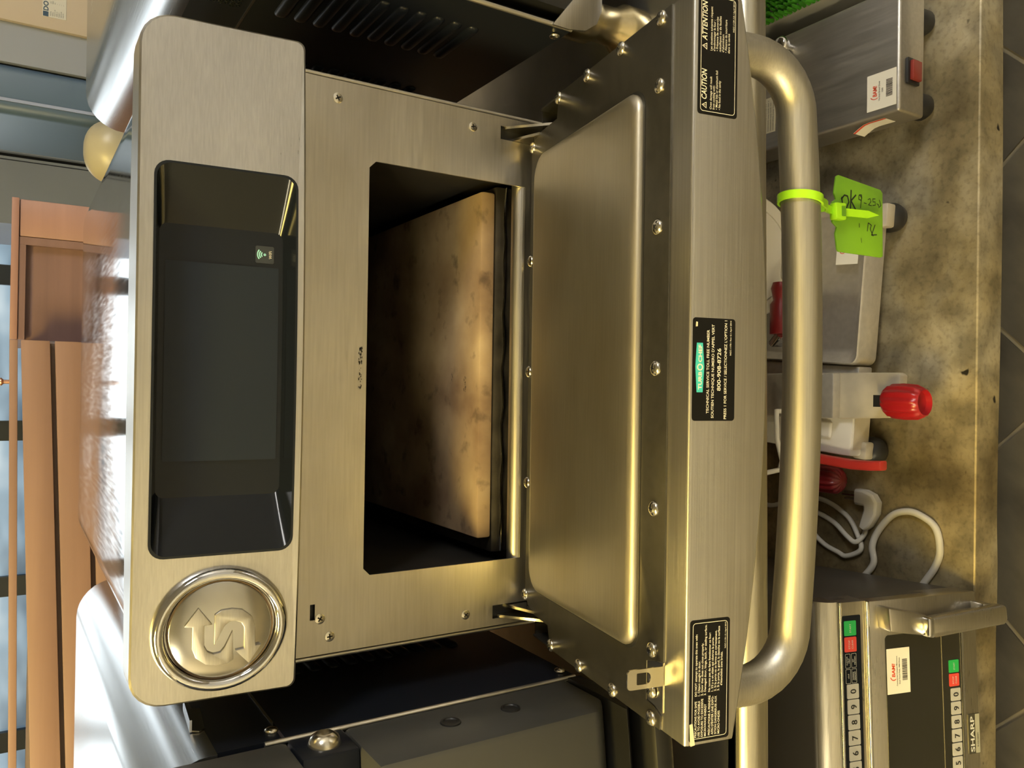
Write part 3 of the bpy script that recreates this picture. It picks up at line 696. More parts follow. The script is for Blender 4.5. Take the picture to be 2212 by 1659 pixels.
fl = [(RX - 0.2062, -0.0235), (RX - 0.2062, -0.0400), (RX - 0.2035, -0.0560), (RX - 0.1950, -0.0680), (RX - 0.1830, -0.0730), (RX + 0.1830, -0.0730), (RX + 0.1950, -0.0680), (RX + 0.2062, -0.0500), (RX + 0.2062, -0.0235), (RX + 0.17, -0.052), (RX - 0.17, -0.052)]
obj('base_flange', G().prism(fl, Fr((0, RY - 0.0022, 0), (1, 0, 0), (0, 0, 1), (0, -1, 0)), -0.001, 0.001), STEEL, ro_, bevel=0.0004)
obj('front_body', G().box(RX - 0.19, RX + 0.19, RY - 0.001, RY + 0.02, -0.045, 0.21), RUBBER, ro_)
obj('control_bezel', G().box(RX - 0.205, RX + 0.205, RY - 0.045, RY - 0.002, 0.195, 0.280), STEEL, ro_, bevel=0.006)
frS = Fr((RX - 0.205, 0, 0), (0, 1, 0), (0, 0, 1), (-1, 0, 0))
screw(ro_, frS.mat(0.005, -0.0371, 0.0008))

# ------------------------------------------------------------------ oven beside the wood partition, door shut
LX, LY = -0.447, -0.026
lo_ = thing('rapid_cook_oven', 'neighbouring oven with its grey sided door shut, next to the emblem end of the bezel', 'oven', (LX, 0.25, TZ), 'ovens side by side on the table')
shell(lo_, LX, LY, COWL2, LEG_YELLOW_LIT)
louvres(lo_, LX + 0.205, 1, 0.086, 0.158, 0.1598, 11)
frL = Fr((LX + 0.205, 0, 0), (0, 1, 0), (0, 0, 1), (1, 0, 0))
inst('rivet', DOME, lo_, frL.mat(-0.0091, 0.1915, 0.0002)); screw(lo_, frL.mat(-0.0121, -0.0452 + 0.006, 0.0006))
def bowl(x): return 0.016 * (1 - ((x - LX) / 0.205) ** 2)
def front_slab(z0, z1, ya, m, name, yb_=None, bev=0.003, hw=0.205, rb=0.0):
    secs = []
    for i in range(17):
        x = LX - hw + 2 * hw * i / 16; b = bowl(x)
        secs.append([V((x, LY - 0.001, z0)), V((x, ya - b + rb, z0)), V((x, ya - b, z0 + rb)), V((x, ya - b, z1)), V((x, LY - 0.001, z1))] if rb else [V((x, LY - 0.001, z0)), V((x, ya - b, z0)), V((x, ya - b, z1)), V((x, LY - 0.001, z1))])
    return obj(name, G().loft(secs), m, lo_, bevel=bev, sharp=32)
ld = front_slab(-0.034, 0.149, -0.090, GREYP, 'door', bev=0.004, rb=0.016)
for z in (0.0832, 0.0350):
    obj('vent_plug', G().lathe([(0.0072, 0), (0.0070, 0.0010), (0.0052, 0.0012), (0.0046, 0.0004), (0, 0.0006)], frL, 22, -0.056, z), RUBBER, ld)
front_slab(0.187, 0.279, -0.072, STEEL if False else GREYP, 'control_bezel', bev=0.004)
front_slab(0.1495, 0.1865, -0.060, BLACK, 'latch_housing', bev=0.002)
obj('hex_bolt', G().lathe([(0.0105, -0.001), (0.0105, 0.0010), (0.0088, 0.0050), (0.0055, 0.0072), (0.0046, 0.0074), (0.0042, 0.0035), (0, 0.0035)], frL, 24, -0.0445, 0.1675), SCREWM, lo_, sharp=50)
def skirt(z0, z1, y0, ya, hw, name, m, bev):
    secs = []
    for i in range(17):
        x = LX - hw + 2 * hw * i / 16; b = bowl(LX + (x - LX) * 0.205 / hw)
        secs.append([V((x, y0, z0 + 0.006)), V((x, ya - b + 0.020, z0)), V((x, ya - b, z0 + 0.018)), V((x, ya - b, z1)), V((x, y0, z1))])
    obj(name, G().loft(secs), m, lo_, bevel=bev, sharp=32)
skirt(-0.052, -0.0345, LY - 0.004, -0.101, 0.2065, 'bottom_bumper', RUBBER, 0.003)
skirt(-0.086, -0.053, -0.072, -0.108, 0.2065, 'bottom_shroud', RUBBER, 0.004)
bk = G(); frb = Fr((LX + 0.205, 0, 0), (0, 1, 0), (0, 0, 1), (1, 0, 0))
bk.prism([(0.0560, 0.2335), (0.0510, 0.2245), (0.0150, 0.2285), (0.0120, 0.2325), (0.0150, 0.2365)], frb, 0.0002, 0.0012)
bk.prism([(0.0560, 0.2335), (0.0150, 0.2365), (0.0150, 0.2380), (0.0560, 0.2350)], frb, 0.0002, 0.008)
obj('wire_clip', bk, CHROME, lo_)

# ------------------------------------------------------------------ green tag tied to the handle
LIME = plain('lime_plastic', (0.165, 0.36, 0.018), 0.40); LIMET = plain('lime_tie', (0.36, 0.72, 0.015), 0.32); PEN = plain('black_marker', (0.012, 0.02, 0.01), 0.6)
hx = 0.1055; hc_ = FD(hx, hs(hx), hh(hx))
tg = thing('inspection_tag', 'lime green plastic tag zip-tied to the oven door handle with OK handwritten', 'tag', (0.1035, -0.2080, -0.160))
lp = []
RL = 0.0130
for k in range(28):
    a = 2 * math.pi * k / 28
    d_ = V((0.010 * math.sin(a) * 0.15, math.cos(a) * RL, math.sin(a) * RL))
    if d_.z < -0.006: d_.z -= (-d_.z - 0.006) * 1.5; d_.y *= 0.75
    lp.append(hc_ + d_)
def strap(path, wv, t, closed):
    secs = []
    n = len(path)
    for i in range(n):
        tn = (path[(i + 1) % n] - path[i - 1]) if closed else (path[min(i + 1, n - 1)] - path[max(i - 1, 0)])
        tn.normalize(); wq = V((1, 0, 0)); up = tn.cross(wq).normalized()
        ww = wv[i] if isinstance(wv, list) else wv
        secs.append([path[i] + wq * a * ww / 2 + up * b * t / 2 for a, b in ((-1, -1), (1, -1), (1, 1), (-1, 1))])
    return G().loft(secs, True, closed)
obj('zip_tie', strap(lp, 0.0050, 0.0014, True), LIMET, tg)
hb_ = min(lp, key=lambda p: p.z)
FT = Fr((0.1035, -0.2090, -0.1130), (1, 0, 0.04), (-0.04, 0.10, 1), (0, -1, 0.10))
obj('tie_lead', strap([hb_ + V((0, -0.001, 0.001)), (hb_ + FT(0.001, 0.0055, 0.002)) / 2, FT(0.001, 0.006, 0.002)], 0.0048, 0.0016, False), LIMET, tg)
obj('tie_head', G().prism(rrect(-0.0052, 0.0056, -0.0035, 0.0060, 0.001), FT, 0.0006, 0.0062), LIMET, tg, bevel=0.0008)
obj('tie_slot', G().prism(rrect(-0.0030, 0.0034, -0.0026, 0.0010, 0.0004), FT, 0.0060, 0.0064), plain('dark_lime', (0.10, 0.25, 0.01), 0.5), tg)
obj('tie_tail', G().prism([(-0.0022, -0.0035), (0.0026, -0.0035), (0.0026, -0.0260), (0.0002, -0.0360), (-0.0022, -0.0260)], FT, 0.0030, 0.0044), LIMET, tg)
tagp = [(0.0240, -0.0010), (0.0130, 0.0012), (0.0090, -0.0005), (0.0070, 0.0030), (-0.0060, 0.0030), (-0.0090, -0.0010), (-0.0130, 0.0005), (-0.0235, -0.0010), (-0.0250, -0.0025), (-0.0270, -0.0420), (-0.0262, -0.0440), (0.0165, -0.0445), (0.0185, -0.0425), (0.0250, -0.0030)]
tc_ = obj('tag_card', G().prism([(a, b) for a, b in tagp], FT, -0.0008, 0.0005), LIME, tg, bevel=0.0002)
def stroke(g, pts, wd, h=0.0007):
    for (x0, y0), (x1, y1) in zip(pts, pts[1:]):
        dx, dy = x1 - x0, y1 - y0; L_ = math.hypot(dx, dy) or 1; nx, ny = -dy / L_ * wd / 2, dx / L_ * wd / 2
        ex, ey = dx / L_ * wd * 0.3, dy / L_ * wd * 0.3
        g.add([FT(x0 + nx - ex, y0 + ny - ey, h), FT(x0 - nx - ex, y0 - ny - ey, h), FT(x1 - nx + ex, y1 - ny + ey, h), FT(x1 + nx + ex, y1 + ny + ey, h)], [(0, 1, 2, 3)])
ok = G()
stroke(ok, [(0.0105, -0.0055), (0.0080, -0.0058), (0.0040, -0.0070), (0.0042, -0.0098), (0.0080, -0.0120), (0.0118, -0.0108), (0.0122, -0.0080), (0.0095, -0.0050)], 0.0010)
stroke(ok, [(0.0158, -0.0142), (0.0040, -0.0134)], 0.0012); stroke(ok, [(0.0130, -0.0185), (0.0090, -0.0140), (0.0038, -0.0180)], 0.0011)
stroke(ok, [(0.0132, -0.0215), (0.0105, -0.0212), (0.0100, -0.0235), (0.0115, -0.0242), (0.0135, -0.0240), (0.0135, -0.0220), (0.0118, -0.0240), (0.0050, -0.0228)], 0.0006)
stroke(ok, [(0.0085, -0.0262), (0.0082, -0.0285)], 0.0005)
stroke(ok, [(0.0110, -0.0300), (0.0118, -0.0320), (0.0100, -0.0330), (0.0075, -0.0305), (0.0072, -0.0335)], 0.0005)
stroke(ok, [(0.0120, -0.0370), (0.0118, -0.0345), (0.0098, -0.0348), (0.0100, -0.0368), (0.0078, -0.0370), (0.0075, -0.0345)], 0.0005)
stroke(ok, [(0.0090, -0.0385), (0.0080, -0.0400)], 0.0005)
stroke(ok, [(0.0115, -0.0410), (0.0080, -0.0425), (0.0065, -0.0405), (0.0085, -0.0400)], 0.0005)
stroke(ok, [(-0.0045, -0.0300), (-0.0100, -0.0290)], 0.0006); stroke(ok, [(-0.0045, -0.0300), (-0.0060, -0.0330), (-0.0085, -0.0318), (-0.0130, -0.0345)], 0.0006); stroke(ok, [(-0.0055, -0.0365), (-0.0125, -0.0330), (-0.0120, -0.0380)], 0.0007)
stroke(ok, [(-0.0150, -0.0230), (-0.0180, -0.0235)], 0.0004); stroke(ok, [(-0.0055, -0.0215), (-0.0080, -0.0215)], 0.0005)
flat('handwriting', ok, PEN, tc_)

# ------------------------------------------------------------------ microwave on the undershelf
MWA = V((-0.267, 0.0015, -0.685)); ma = V((0.99893, 0.04615, 0)); mb = V((-0.01157, 0.25035, 0.96809)); mn = V((0.04468, -0.96705, 0.25062))
FM = Fr(MWA, ma, mb, mn)
MWS = steel('microwave_steel', (0.60, 0.57, 0.50), 0.24, 0.38, smudge=0.2)
MDARK = plain('microwave_shaded_body', (0.10, 0.09, 0.075), 0.4, 0.5)  # shade beneath the tabletop put into the body colour
KEYM = plain('grey_key', (0.42, 0.41, 0.38), 0.45); KEYR = plain('red_key', (0.62, 0.06, 0.045), 0.4); KEYG = plain('green_key', (0.02, 0.36, 0.08), 0.4)
PRINT = plain('black_print', (0.01, 0.01, 0.01), 0.5); PALEP = plain('pale_print', (0.60, 0.60, 0.55), 0.5)
mw = thing('microwave_oven', 'stainless commercial microwave on the undershelf with two rows of number keys', 'microwave', (-0.48, 0.2, SZ))
bx = G(); WM = 0.50
# body: front leans back, sides and top go level to the rear
def back(p, d): return p + V((0.0, 1, 0)) * d + V((-0.046 * d, 0, 0))
fz = [FM(0.008, 0.0, -0.012), FM(-WM, 0.0, -0.012), FM(-WM, 0.228, -0.012), FM(0.010, 0.232, -0.012)]
bk_ = [V((p.x - 0.02, 0.40 + (0.0 if p.x > -0.4 else -0.02), p.z)) for p in fz]
bx.loft([fz, bk_]); obj('body', bx, MDARK, mw, bevel=0.004)
for a in (-0.04, -0.46):
    for d in (0.05, 0.33):
        p = FM(a, -0.004, 0); obj('foot', G().lathe([(0.012, 0), (0.014, 0.014)], Fr((p.x, p.y + d, SZ), (1, 0, 0), (0, 1, 0), (0, 0, 1)), 14), RUBBER, mw)
ms = []
for a in (-WM, 0.0105):
    q = [(0.206, 0.0)] + [(0.206 + 0.0265 * math.sin(math.radians(t_)), -0.0265 + 0.0265 * math.cos(math.radians(t_))) for t_ in (15, 30, 45, 60, 75, 90)] + [(0.2325, -0.03), (0.206, -0.03)]
    ms.append([FM(a, b, h) for b, h in q])
obj('top_moulding', G().loft(ms), MWS, mw, sharp=40)
obj('bead', G().tube([FM(-WM, 0.2042, 0.0015), FM(-0.2, 0.2042, 0.0015), FM(0.010, 0.2042, 0.0015)], 0.0022, 10), CHROME, mw)
up = obj('upper_control_strip', G().box(-WM, 0.0095, 0.166, 0.2035, -0.03, 0.0, FM), MWS, mw)
obj('keypad_backing', G().prism(rrect(-0.40, -0.0060, 0.1745, 0.2000, 0.0015), FM, 0, 0.0006), BLACKG, up)
obj('bead', G().tube([FM(-WM, 0.1655, 0.002), FM(-0.2, 0.1655, 0.002), FM(0.009, 0.1655, 0.002)], 0.0026, 10), CHROME, mw)
dr_ = obj('door', G().box(-WM, 0.0085, 0.0, 0.1630, -0.03, 0.001, FM), MWS, mw, bevel=0.0015)
obj('window_glass', G().prism(rrect(-0.42, -0.0335, 0.0272, 0.1400, 0.005), FM, 0.001, 0.0018), plain('smoked_window', (0.022, 0.021, 0.016), 0.16), dr_)
obj('window_line', G().box(-0.42, -0.0338, 0.0560, 0.0566, 0.0018, 0.0022, FM), SCREWM, dr_)
obj('lower_bead', G().box(-WM, -0.0300, 0.0230, 0.0262, 0.001, 0.0030, FM), CHROME, dr_)
def keyrow(parent, a0, b0, b1, step, wk, ar):
    hgt = b1 - b0
    keys = [('START', KEYG), ('STOP CLEAR', KEYR)]
    a = a0
    for t_, m_ in keys:
        obj('key', G().prism(rrect(a - wk, a, b0, b1, 0.0012), FM, ar, ar + 0.0008), m_, parent)
        flat('key_lettering', text_g(G(), FM, t_.split()[0], a - wk / 2, (b0 + b1) / 2 + (0.001 if ' ' in t_ else -0.001), 0.0022, ar + 0.0010, wk * 0.6, 'c'), PALEP, parent)
        if ' ' in t_: flat('key_lettering', text_g(G(), FM, t_.split()[1], a - wk / 2, (b0 + b1) / 2 - 0.0035, 0.0022, ar + 0.0010, wk * 0.6, 'c'), PALEP, parent)
        a -= step
    return a
a = keyrow(up, -0.0119, 0.1815, 0.1982, 0.0188, 0.0172, 0.0006)
for i, (t1, t2) in enumerate((('CUSTOM', 'HELP'), ('SET', 'MEMORY'), ('x2/x3', ''), ('EXPRESS', 'DEFROST'))):
    ka = -0.0500 - (i // 2) * 0.0178; kb = (0.1905, 0.1975) if i % 2 == 0 else (0.1820, 0.1890)
    g = outline(G(), rrect(ka - 0.0165, ka, kb[0], kb[1], 0.001), rrect(ka - 0.0162, ka - 0.0003, kb[0] + 0.0003, kb[1] - 0.0003, 0.0008), FM, 0.0009)
    text_g(g, FM, t1, ka - 0.0082, kb[0] + (0.0038 if t2 else 0.0022), 0.0018, 0.0009, None, 'c')
    if t2: text_g(g, FM, t2, ka - 0.0082, kb[0] + 0.0012, 0.0018, 0.0009, None, 'c')
    flat('key_lettering', g, PALEP, up)
for i, dgt in enumerate('0987654321'):
    a1 = -0.0852 - i * 0.01785; db = -0.0002 * i
    obj('key', G().prism(rrect(a1 - 0.0168, a1, 0.1800 + db, 0.1965 + db, 0.0014), FM, 0.0006, 0.0014), KEYM, up)
    flat('key_lettering', text_g(G(), FM, dgt, a1 - 0.0084, 0.1843 + db, 0.0080, 0.0016, None, 'c', 0.02), PRINT, up)
a = keyrow(dr_, -0.0715, 0.0312, 0.0462, 0.0166, 0.0152, 0.0018)
for i, dgt in enumerate('0987654321'):
    a1 = -0.1058 - i * 0.0165
    obj('key', G().prism(rrect(a1 - 0.0152, a1, 0.0298, 0.0446, 0.0013), FM, 0.0018, 0.0026), KEYM, dr_)
    flat('key_lettering', text_g(G(), FM, dgt, a1 - 0.0076, 0.0334, 0.0078, 0.0028, None, 'c', 0.02), PRINT, dr_)
obj('brand_plate', G().prism(rrect(-0.1885, -0.1402, 0.0008, 0.0180, 0.0008), FM, 0.001, 0.0018), plain('plate_dark', (0.10, 0.095, 0.07), 0.35, 0.6), dr_)
obj('brand_plate_band', G().prism(rrect(-0.1880, -0.1407, 0.0012, 0.0078, 0.0006), FM, 0.0018, 0.0020), plain('plate_pale', (0.50, 0.49, 0.38), 0.4, 0.4), dr_)
g = text_g(G(), FM, 'SHARP', -0.1645, 0.0098, 0.0062, 0.0021, 0.0430, 'c', 0.02); flat('brand_lettering', g, PALEP, dr_)
flat('model_lettering', text_g(G(), FM, 'R-CD1800M', -0.1720, 0.0032, 0.0024, 0.0022, None, 'c'), PRINT, dr_)
# BAMI sticker with barcode
PAPER = plain('white_label', (0.80, 0.76, 0.64), 0.6); REDP = plain('red_print', (0.70, 0.08, 0.03), 0.5)
def bami(parent, fr, w_, h_, lines, bars=22):
    """label in frame fr (origin its lower left), w_ wide"""
    obj('label', G().prism(rrect(0, w_, 0, h_, 0.0004, 2), fr, 0, 0.0003), PAPER, parent)
    g = text_g(G(), fr, 'BAM!', w_ * 0.52, h_ * 0.66, h_ * 0.14, 0.0005, w_ * 0.30, 'c', 0.03, 0.15)
    A1 = [math.radians(120 + 95 * k / 10) for k in range(11)]
    c_ = (w_ * 0.44, h_ * 0.72); ra, rb = w_ * 0.13, h_ * 0.15
    g.add([fr(c_[0] + ra * math.cos(q), c_[1] + rb * math.sin(q), 0.0005) for q in A1] + [fr(c_[0] + ra * 1.15 * math.cos(q), c_[1] + rb * 1.2 * math.sin(q), 0.0005) for q in A1], [(i, i + 1, 12 + i, 11 + i) for i in range(10)])
    flat('label_logo', g, REDP, parent)
    g = G()
    for i, t_ in enumerate(lines): text_g(g, fr, t_, w_ / 2, h_ * (0.55 - 0.11 * i), h_ * 0.055, 0.0005, None, 'c', 0.006)
    rnd = random.Random(3); x = w_ * 0.28
    while x < w_ * 0.76:
        bw = rnd.choice((0.0004, 0.0006, 0.0009)) * w_ / 0.05
        g.add([fr(x, h_ * 0.12, 0.0005), fr(x + bw, h_ * 0.12, 0.0005), fr(x + bw, h_ * 0.34, 0.0005), fr(x, h_ * 0.34, 0.0005)], [(0, 1, 2, 3)]); x += bw + rnd.choice((0.0005, 0.0008)) * w_ / 0.05
    flat('label_print', g, PRINT, parent)
bami(mw, Fr(FM(-0.1030, 0.1055, 0.0019), ma, mb, mn), 0.0535, 0.0338, ['Commercial Compact Microwave', 'Dual Touch Pads, 1800 Watts'])
# pull handle
hm = obj('door_handle', G().prism([(-0.0335, 0.090), (-0.0270, -0.016), (-0.0205, -0.020), (-0.0060, -0.019), (-0.0030, -0.014), (-0.0100, 0.094), (-0.0160, 0.100), (-0.0290, 0.100)], FM, 0.016, 0.030), MWS, mw, bevel=0.004, segs=3)
obj('handle_post', G().prism([(-0.0335, 0.094), (-0.0090, 0.094), (0.0045, 0.152), (-0.0240, 0.150)], FM, 0.0, 0.022), MWS, mw, bevel=0.003)
obj('handle_post', G().prism([(-0.0260, -0.010), (-0.0040, -0.010), (-0.0020, 0.008), (-0.0250, 0.008)], FM, 0.0, 0.020), MWS, mw, bevel=0.002)
obj('handle_collar', G().prism([(-0.0338, 0.0935), (-0.0092, 0.0935), (-0.0096, 0.1035), (-0.0325, 0.1035)], FM, 0.012, 0.0312), CHROME, mw, bevel=0.003)

# ------------------------------------------------------------------ meat slicer on the undershelf
ALU = steel('cast_aluminium', (0.60, 0.57, 0.51), 0.34, 0.48, brush=(15, 15, 15), bump=0.02, metal=0.7)
TANP = plain('aged_cream_enamel', (0.50, 0.45, 0.34), 0.5, 0.2, var=0.15, vscale=25)
WHITEP = plain('white_enamel', (0.66, 0.63, 0.56), 0.4)
REDK = plain('red_knob_plastic', (0.30, 0.010, 0.013), 0.28); REDL = plain('red_lever_plastic', (0.42, 0.030, 0.022), 0.35); REDD = plain('dark_red_plastic', (0.17, 0.010, 0.012), 0.35)
sl = thing('meat_slicer', 'aluminium meat slicer with red ribbed knob and red lever, on black rubber feet', 'meat slicer', (0.08, 0.25, SZ))
sa = V((0.9972, -0.0743, 0)).normalized(); FSl = Fr((-0.100, 0.1400, -0.70), sa, V((0.0743, 0.9972, 0)), (0, 0, 1))
# base casting: front wall, hollowed tray on top, rim
tray_o = rrect(0.125, 0.345, 0.0, 0.24, 0.012, 5); tray_m = rrect(0.129, 0.341, 0.004, 0.236, 0.010, 5); tray_i = rrect(0.137, 0.333, 0.014, 0.226, 0.012, 5)
bg = G()
bg.loft([[FSl(a, b, 0.030) for a, b in tray_o], [FSl(a, b, 0.068) for a, b in tray_o], [FSl(a, b, 0.071) for a, b in rrect(0.127, 0.343, 0.002, 0.238, 0.011, 5)], [FSl(a, b, 0.070) for a, b in tray_m], [FSl(a, b, 0.060) for a, b in tray_i]])
obj('base', bg, ALU, sl, sharp=50)
obj('control_base', G().box(0.0, 0.062, 0.0, 0.23, 0.030, 0.070, FSl), WHITEP, sl, bevel=0.004)
obj('worn_panel', G().box(0.010, 0.058, -0.0008, 0.0, 0.033, 0.066, FSl), TANP, sl)
obj('rocker_switch', G().box(0.022, 0.044, 0.030, 0.052, 0.069, 0.076, FSl), WHITEP, sl, bevel=0.003, segs=3)
obj('indicator_lamp', G().lathe([(0.006, 0.069), (0.006, 0.073), (0.003, 0.076), (0, 0.076)], FSl, 16, 0.008, 0.055), plain('teal_lamp', (0.02, 0.25, 0.28), 0.2), sl)
# gauge block with the ribbed knob on its nose
arm = [(0.0122, 0.0637), (0.0142, 0.0700), (0.0148, 0.1441), (0.0150, 0.3300), (-0.0500, 0.3300), (-0.0482, 0.1432), (-0.0440, 0.0730), (-0.0422, 0.0675)]
gb = G(); gb.prism(arm, ID, -0.640, -0.622); obj('gauge_arm', gb, TANP, sl, bevel=0.003)
obj('gauge_block', G().box(0.0640, 0.1230, 0.004, 0.20, 0.030, 0.0595, FSl), ALU, sl, bevel=0.002)
obj('gauge_riser', G().prism([(0.0146, 0.150), (0.0146, 0.325), (-0.0485, 0.325), (-0.0478, 0.150)], ID, -0.6218, -0.606), ALU, sl, bevel=0.003)
obj('knob_mount', G().box(-0.0300, -0.0150, 0.0705, 0.0800, -0.6225, -0.590), RUBBER, sl)
FK = Fr((-0.0222, 0.0705, -0.600), (1, 0.02, 0), (0, 0, 1), (-0.02, -1, 0))
obj('knob_shaft', G().lathe([(0.008, -0.004), (0.008, 0.010)], FK, 14), RUBBER, sl)
def ribbed(fr, prof, n=14, depth=0.0012, a=0.0, b=0.0):
    secs = []
    for r_, h, k in prof:
        secs.append([fr(a + (r_ + k * depth * math.cos(n * t_)) * math.cos(t_), b + (r_ + k * depth * math.cos(n * t_)) * math.sin(t_), h) for t_ in [2 * math.pi * i / (n * 6) for i in range(n * 6)]])
    return G().loft(secs)
obj('ribbed_knob', ribbed(FK, [(0.003, 0.003, 0), (0.017, 0.004, 0), (0.0205, 0.010, 1), (0.0215, 0.026, 1), (0.0205, 0.044, 1), (0.0178, 0.0515, 0.3), (0.0155, 0.053, 0), (0.0140, 0.046, 0), (0.004, 0.044, 0)], 12), REDK, sl, sharp=50)
# red lever and second knob at the side
lv = [V((-0.100, 0.235, -0.618)), V((-0.103, 0.200, -0.619)), V((-0.1065, 0.165, -0.621)), V((-0.109, 0.130, -0.623)), V((-0.1085, 0.105, -0.625)), V((-0.107, 0.088, -0.626))]
secs = [[p + V((a * 0.0065, 0, b * 0.008)) for a, b in ((-1, -0.7), (-0.7, -1), (0.7, -1), (1, -0.7), (1, 0.7), (0.7, 1), (-0.7, 1), (-1, 0.7))] for p in lv]
obj('lever', G().loft(secs), REDL, sl, bevel=0.0012)
FK2 = Fr((-0.137, 0.225, -0.655), (1, 0, 0), (0, 0, 1), (0, -1, 0))
obj('side_knob', ribbed(FK2, [(0.004, 0.0, 0), (0.017, 0.0, 0), (0.0185, 0.008, 1), (0.0185, 0.042, 1), (0.0172, 0.049, 1), (0.0125, 0.0545, 0.6), (0.003, 0.057, 0)], 14), REDD, sl, sharp=50)
obj('side_knob_shaft', G().tube([(-0.137, 0.228, -0.655), (-0.110, 0.232, -0.655)], 0.006, 10), CHROME, sl)
# round blade guard
FG = Fr((0.175, 0.222, -0.520), (1, 0, 0), (0, 0.10, 1), (0, -1, 0.10))
obj('blade_guard', G().lathe([(0.086, -0.02), (0.086, 0.0), (0.083, 0.003), (0.068, 0.003), (0.067, 0.0005), (0.066, 0.003), (0.02, 0.006), (0, 0.006)], FG, 56), WHITEP, sl, sharp=35)
obj('guard_rib', G().prism(rrect(-0.030, 0.030, -0.062, -0.054, 0.004, 5), FG, 0.002, 0.0052), ALU, sl, bevel=0.001)
obj('guard_stand', G().box(0.130, 0.225, 0.224, 0.238, -0.66, -0.50), ALU, sl)
obj('guard_handle', G().lathe([(0.010, 0), (0.0125, 0.008), (0.0105, 0.018), (0.0095, 0.024), (0.0135, 0.030), (0.0135, 0.070)], Fr((0.136, 0.190, -0.545), (0, 1, 0), (0, 0, 1), (-1, 0, 0)), 20), REDD, sl, sharp=60)
obj('handle_arm', G().tube([(0.066, 0.190, -0.545), (0.055, 0.205, -0.55), (0.058, 0.225, -0.60), (0.075, 0.232, -0.612)], 0.006, 10), CHROME, sl)
obj('wire_guard', G().tube([(-0.038, 0.215, -0.57), (-0.078, 0.205, -0.560), (-0.108, 0.205, -0.571), (-0.121, 0.206, -0.567), (-0.125, 0.21, -0.54), (-0.125, 0.225, -0.50)], 0.0035, 10), WHITEP, sl)
obj('wire_post', G().tube([(-0.040, 0.216, -0.571), (-0.040, 0.22, -0.632)], 0.0035, 10), WHITEP, sl)
for a, b in ((0.330, 0.004), (0.006, 0.004), (0.330, 0.21), (0.006, 0.21)):
    obj('foot', G().lathe([(0.012, 0.0), (0.0185, 0.006), (0.0205, 0.016), (0.0165, 0.027), (0.012, 0.032)], FSl, 24, a, b), RUBBER, sl, sharp=60)
obj('foot_lug', G().box(0.313, 0.345, -0.012, 0.012, 0.0295, 0.048, FSl), TANP, sl, bevel=0.003)
obj('foot_lug', G().box(-0.004, 0.020, -0.008, 0.012, 0.0295, 0.048, FSl), TANP, sl, bevel=0.003)
bami(sl, Fr(FSl(0.262, 0.010, 0.0722), sa, V((0.0743, 0.9972, 0)), (0, 0, 1)), 0.050, 0.034, ['Meat Slicer'])

# ------------------------------------------------------------------ low steel appliance with a red switch
AST = steel('appliance_steel', (0.60, 0.57, 0.51), 0.40, 0.50, brush=(30, 2, 30), bump=0.04, smudge=0.2)
ap = thing('countertop_dicer', 'low stainless steel appliance with red rocker switch and white barcode label', 'kitchen appliance', (0.425, 0.22, SZ))
obj('housing', G().box(0.347, 0.508, 0.062, 0.40, -0.665, -0.610), AST, ap, bevel=0.004, segs=3)
for x in (0.372, 0.485):
    for y in (0.082, 0.375):
        obj('foot', G().lathe([(0.013, 0), (0.0175, 0.008), (0.0165, 0.024), (0.012, 0.0352)], Fr((x, y, SZ), (1, 0, 0), (0, 1, 0), (0, 0, 1)), 20), RUBBER, ap, sharp=60)
FA = Fr((0, 0.062, 0), (1, 0, 0), (0, 0, 1), (0, -1, 0))
obj('switch_frame', G().prism(rrect(0.384, 0.417, -0.648, -0.622, 0.002), FA, 0, 0.004), RUBBER, ap, bevel=0.001)
obj('rocker_switch', G().prism(rrect(0.388, 0.413, -0.645, -0.626, 0.001), FA, 0.004, 0.009), plain('red_rocker', (0.24, 0.03, 0.02), 0.4), ap, bevel=0.001)
FTp = Fr((0.3560, 0.0660, -0.6098), (1, 0, 0), (0, 1, 0), (0, 0, 1))
bami(ap, FTp, 0.0475, 0.0410, ['Vertical Bread Dicer', '1000'])
obj('warning_label', G().box(0.372, 0.424, 0.257, 0.292, -0.6099, -0.6094), PAPER, ap)
obj('warning_band', G().box(0.372, 0.424, 0.285, 0.292, -0.6094, -0.6092), plain('orange_print', (0.75, 0.20, 0.04), 0.5), ap)
wl = G(); FW = Fr((0.374, 0.280, -0.6091), (1, 0, 0), (0, 1, 0), (0, 0, 1))
for i in range(5): text_g(wl, FW, 'WARNING keep hands clear of blade'[: 32 - i * 3], 0, -0.0045 * (i + 0.6), 0.0022, 0, 0.046 - 0.004 * (i % 2))
flat('warning_print', wl, PRINT, ap)
cl = []
for k in range(7):
    t_ = k / 6; cl.append((0.088 + 0.045 * t_, -0.0006 - 0.0085 * max(0, t_ - 0.6) ** 1.2 * 3))
lab = G(); lab.loft([[V((0.3468 + o - 0.0004, y, -0.619)), V((0.3468 + o - 0.0004, y, -0.643)), V((0.3468 + o, y, -0.643)), V((0.3468 + o, y, -0.619))] for y, o in cl])
obj('peeling_label', lab, PAPER, ap)
lab2 = G(); lab2.loft([[V((0.3468 + o - 0.0007, y, -0.619)), V((0.3468 + o - 0.0007, y, -0.6225)), V((0.3468 + o - 0.0004, y, -0.6225)), V((0.3468 + o - 0.0004, y, -0.619))] for y, o in cl]); obj('label_band', lab2, REDP, ap)
obj('clamp_knob', G().lathe([(0.006, 0), (0.006, 0.012), (0.011, 0.014), (0.012, 0.022), (0.008, 0.026), (0, 0.026)], Fr((0.486, 0.232, -0.610), (1, 0, 0), (0, 1, 0), (0, 0, 1)), 20), CHROME, ap, sharp=60)
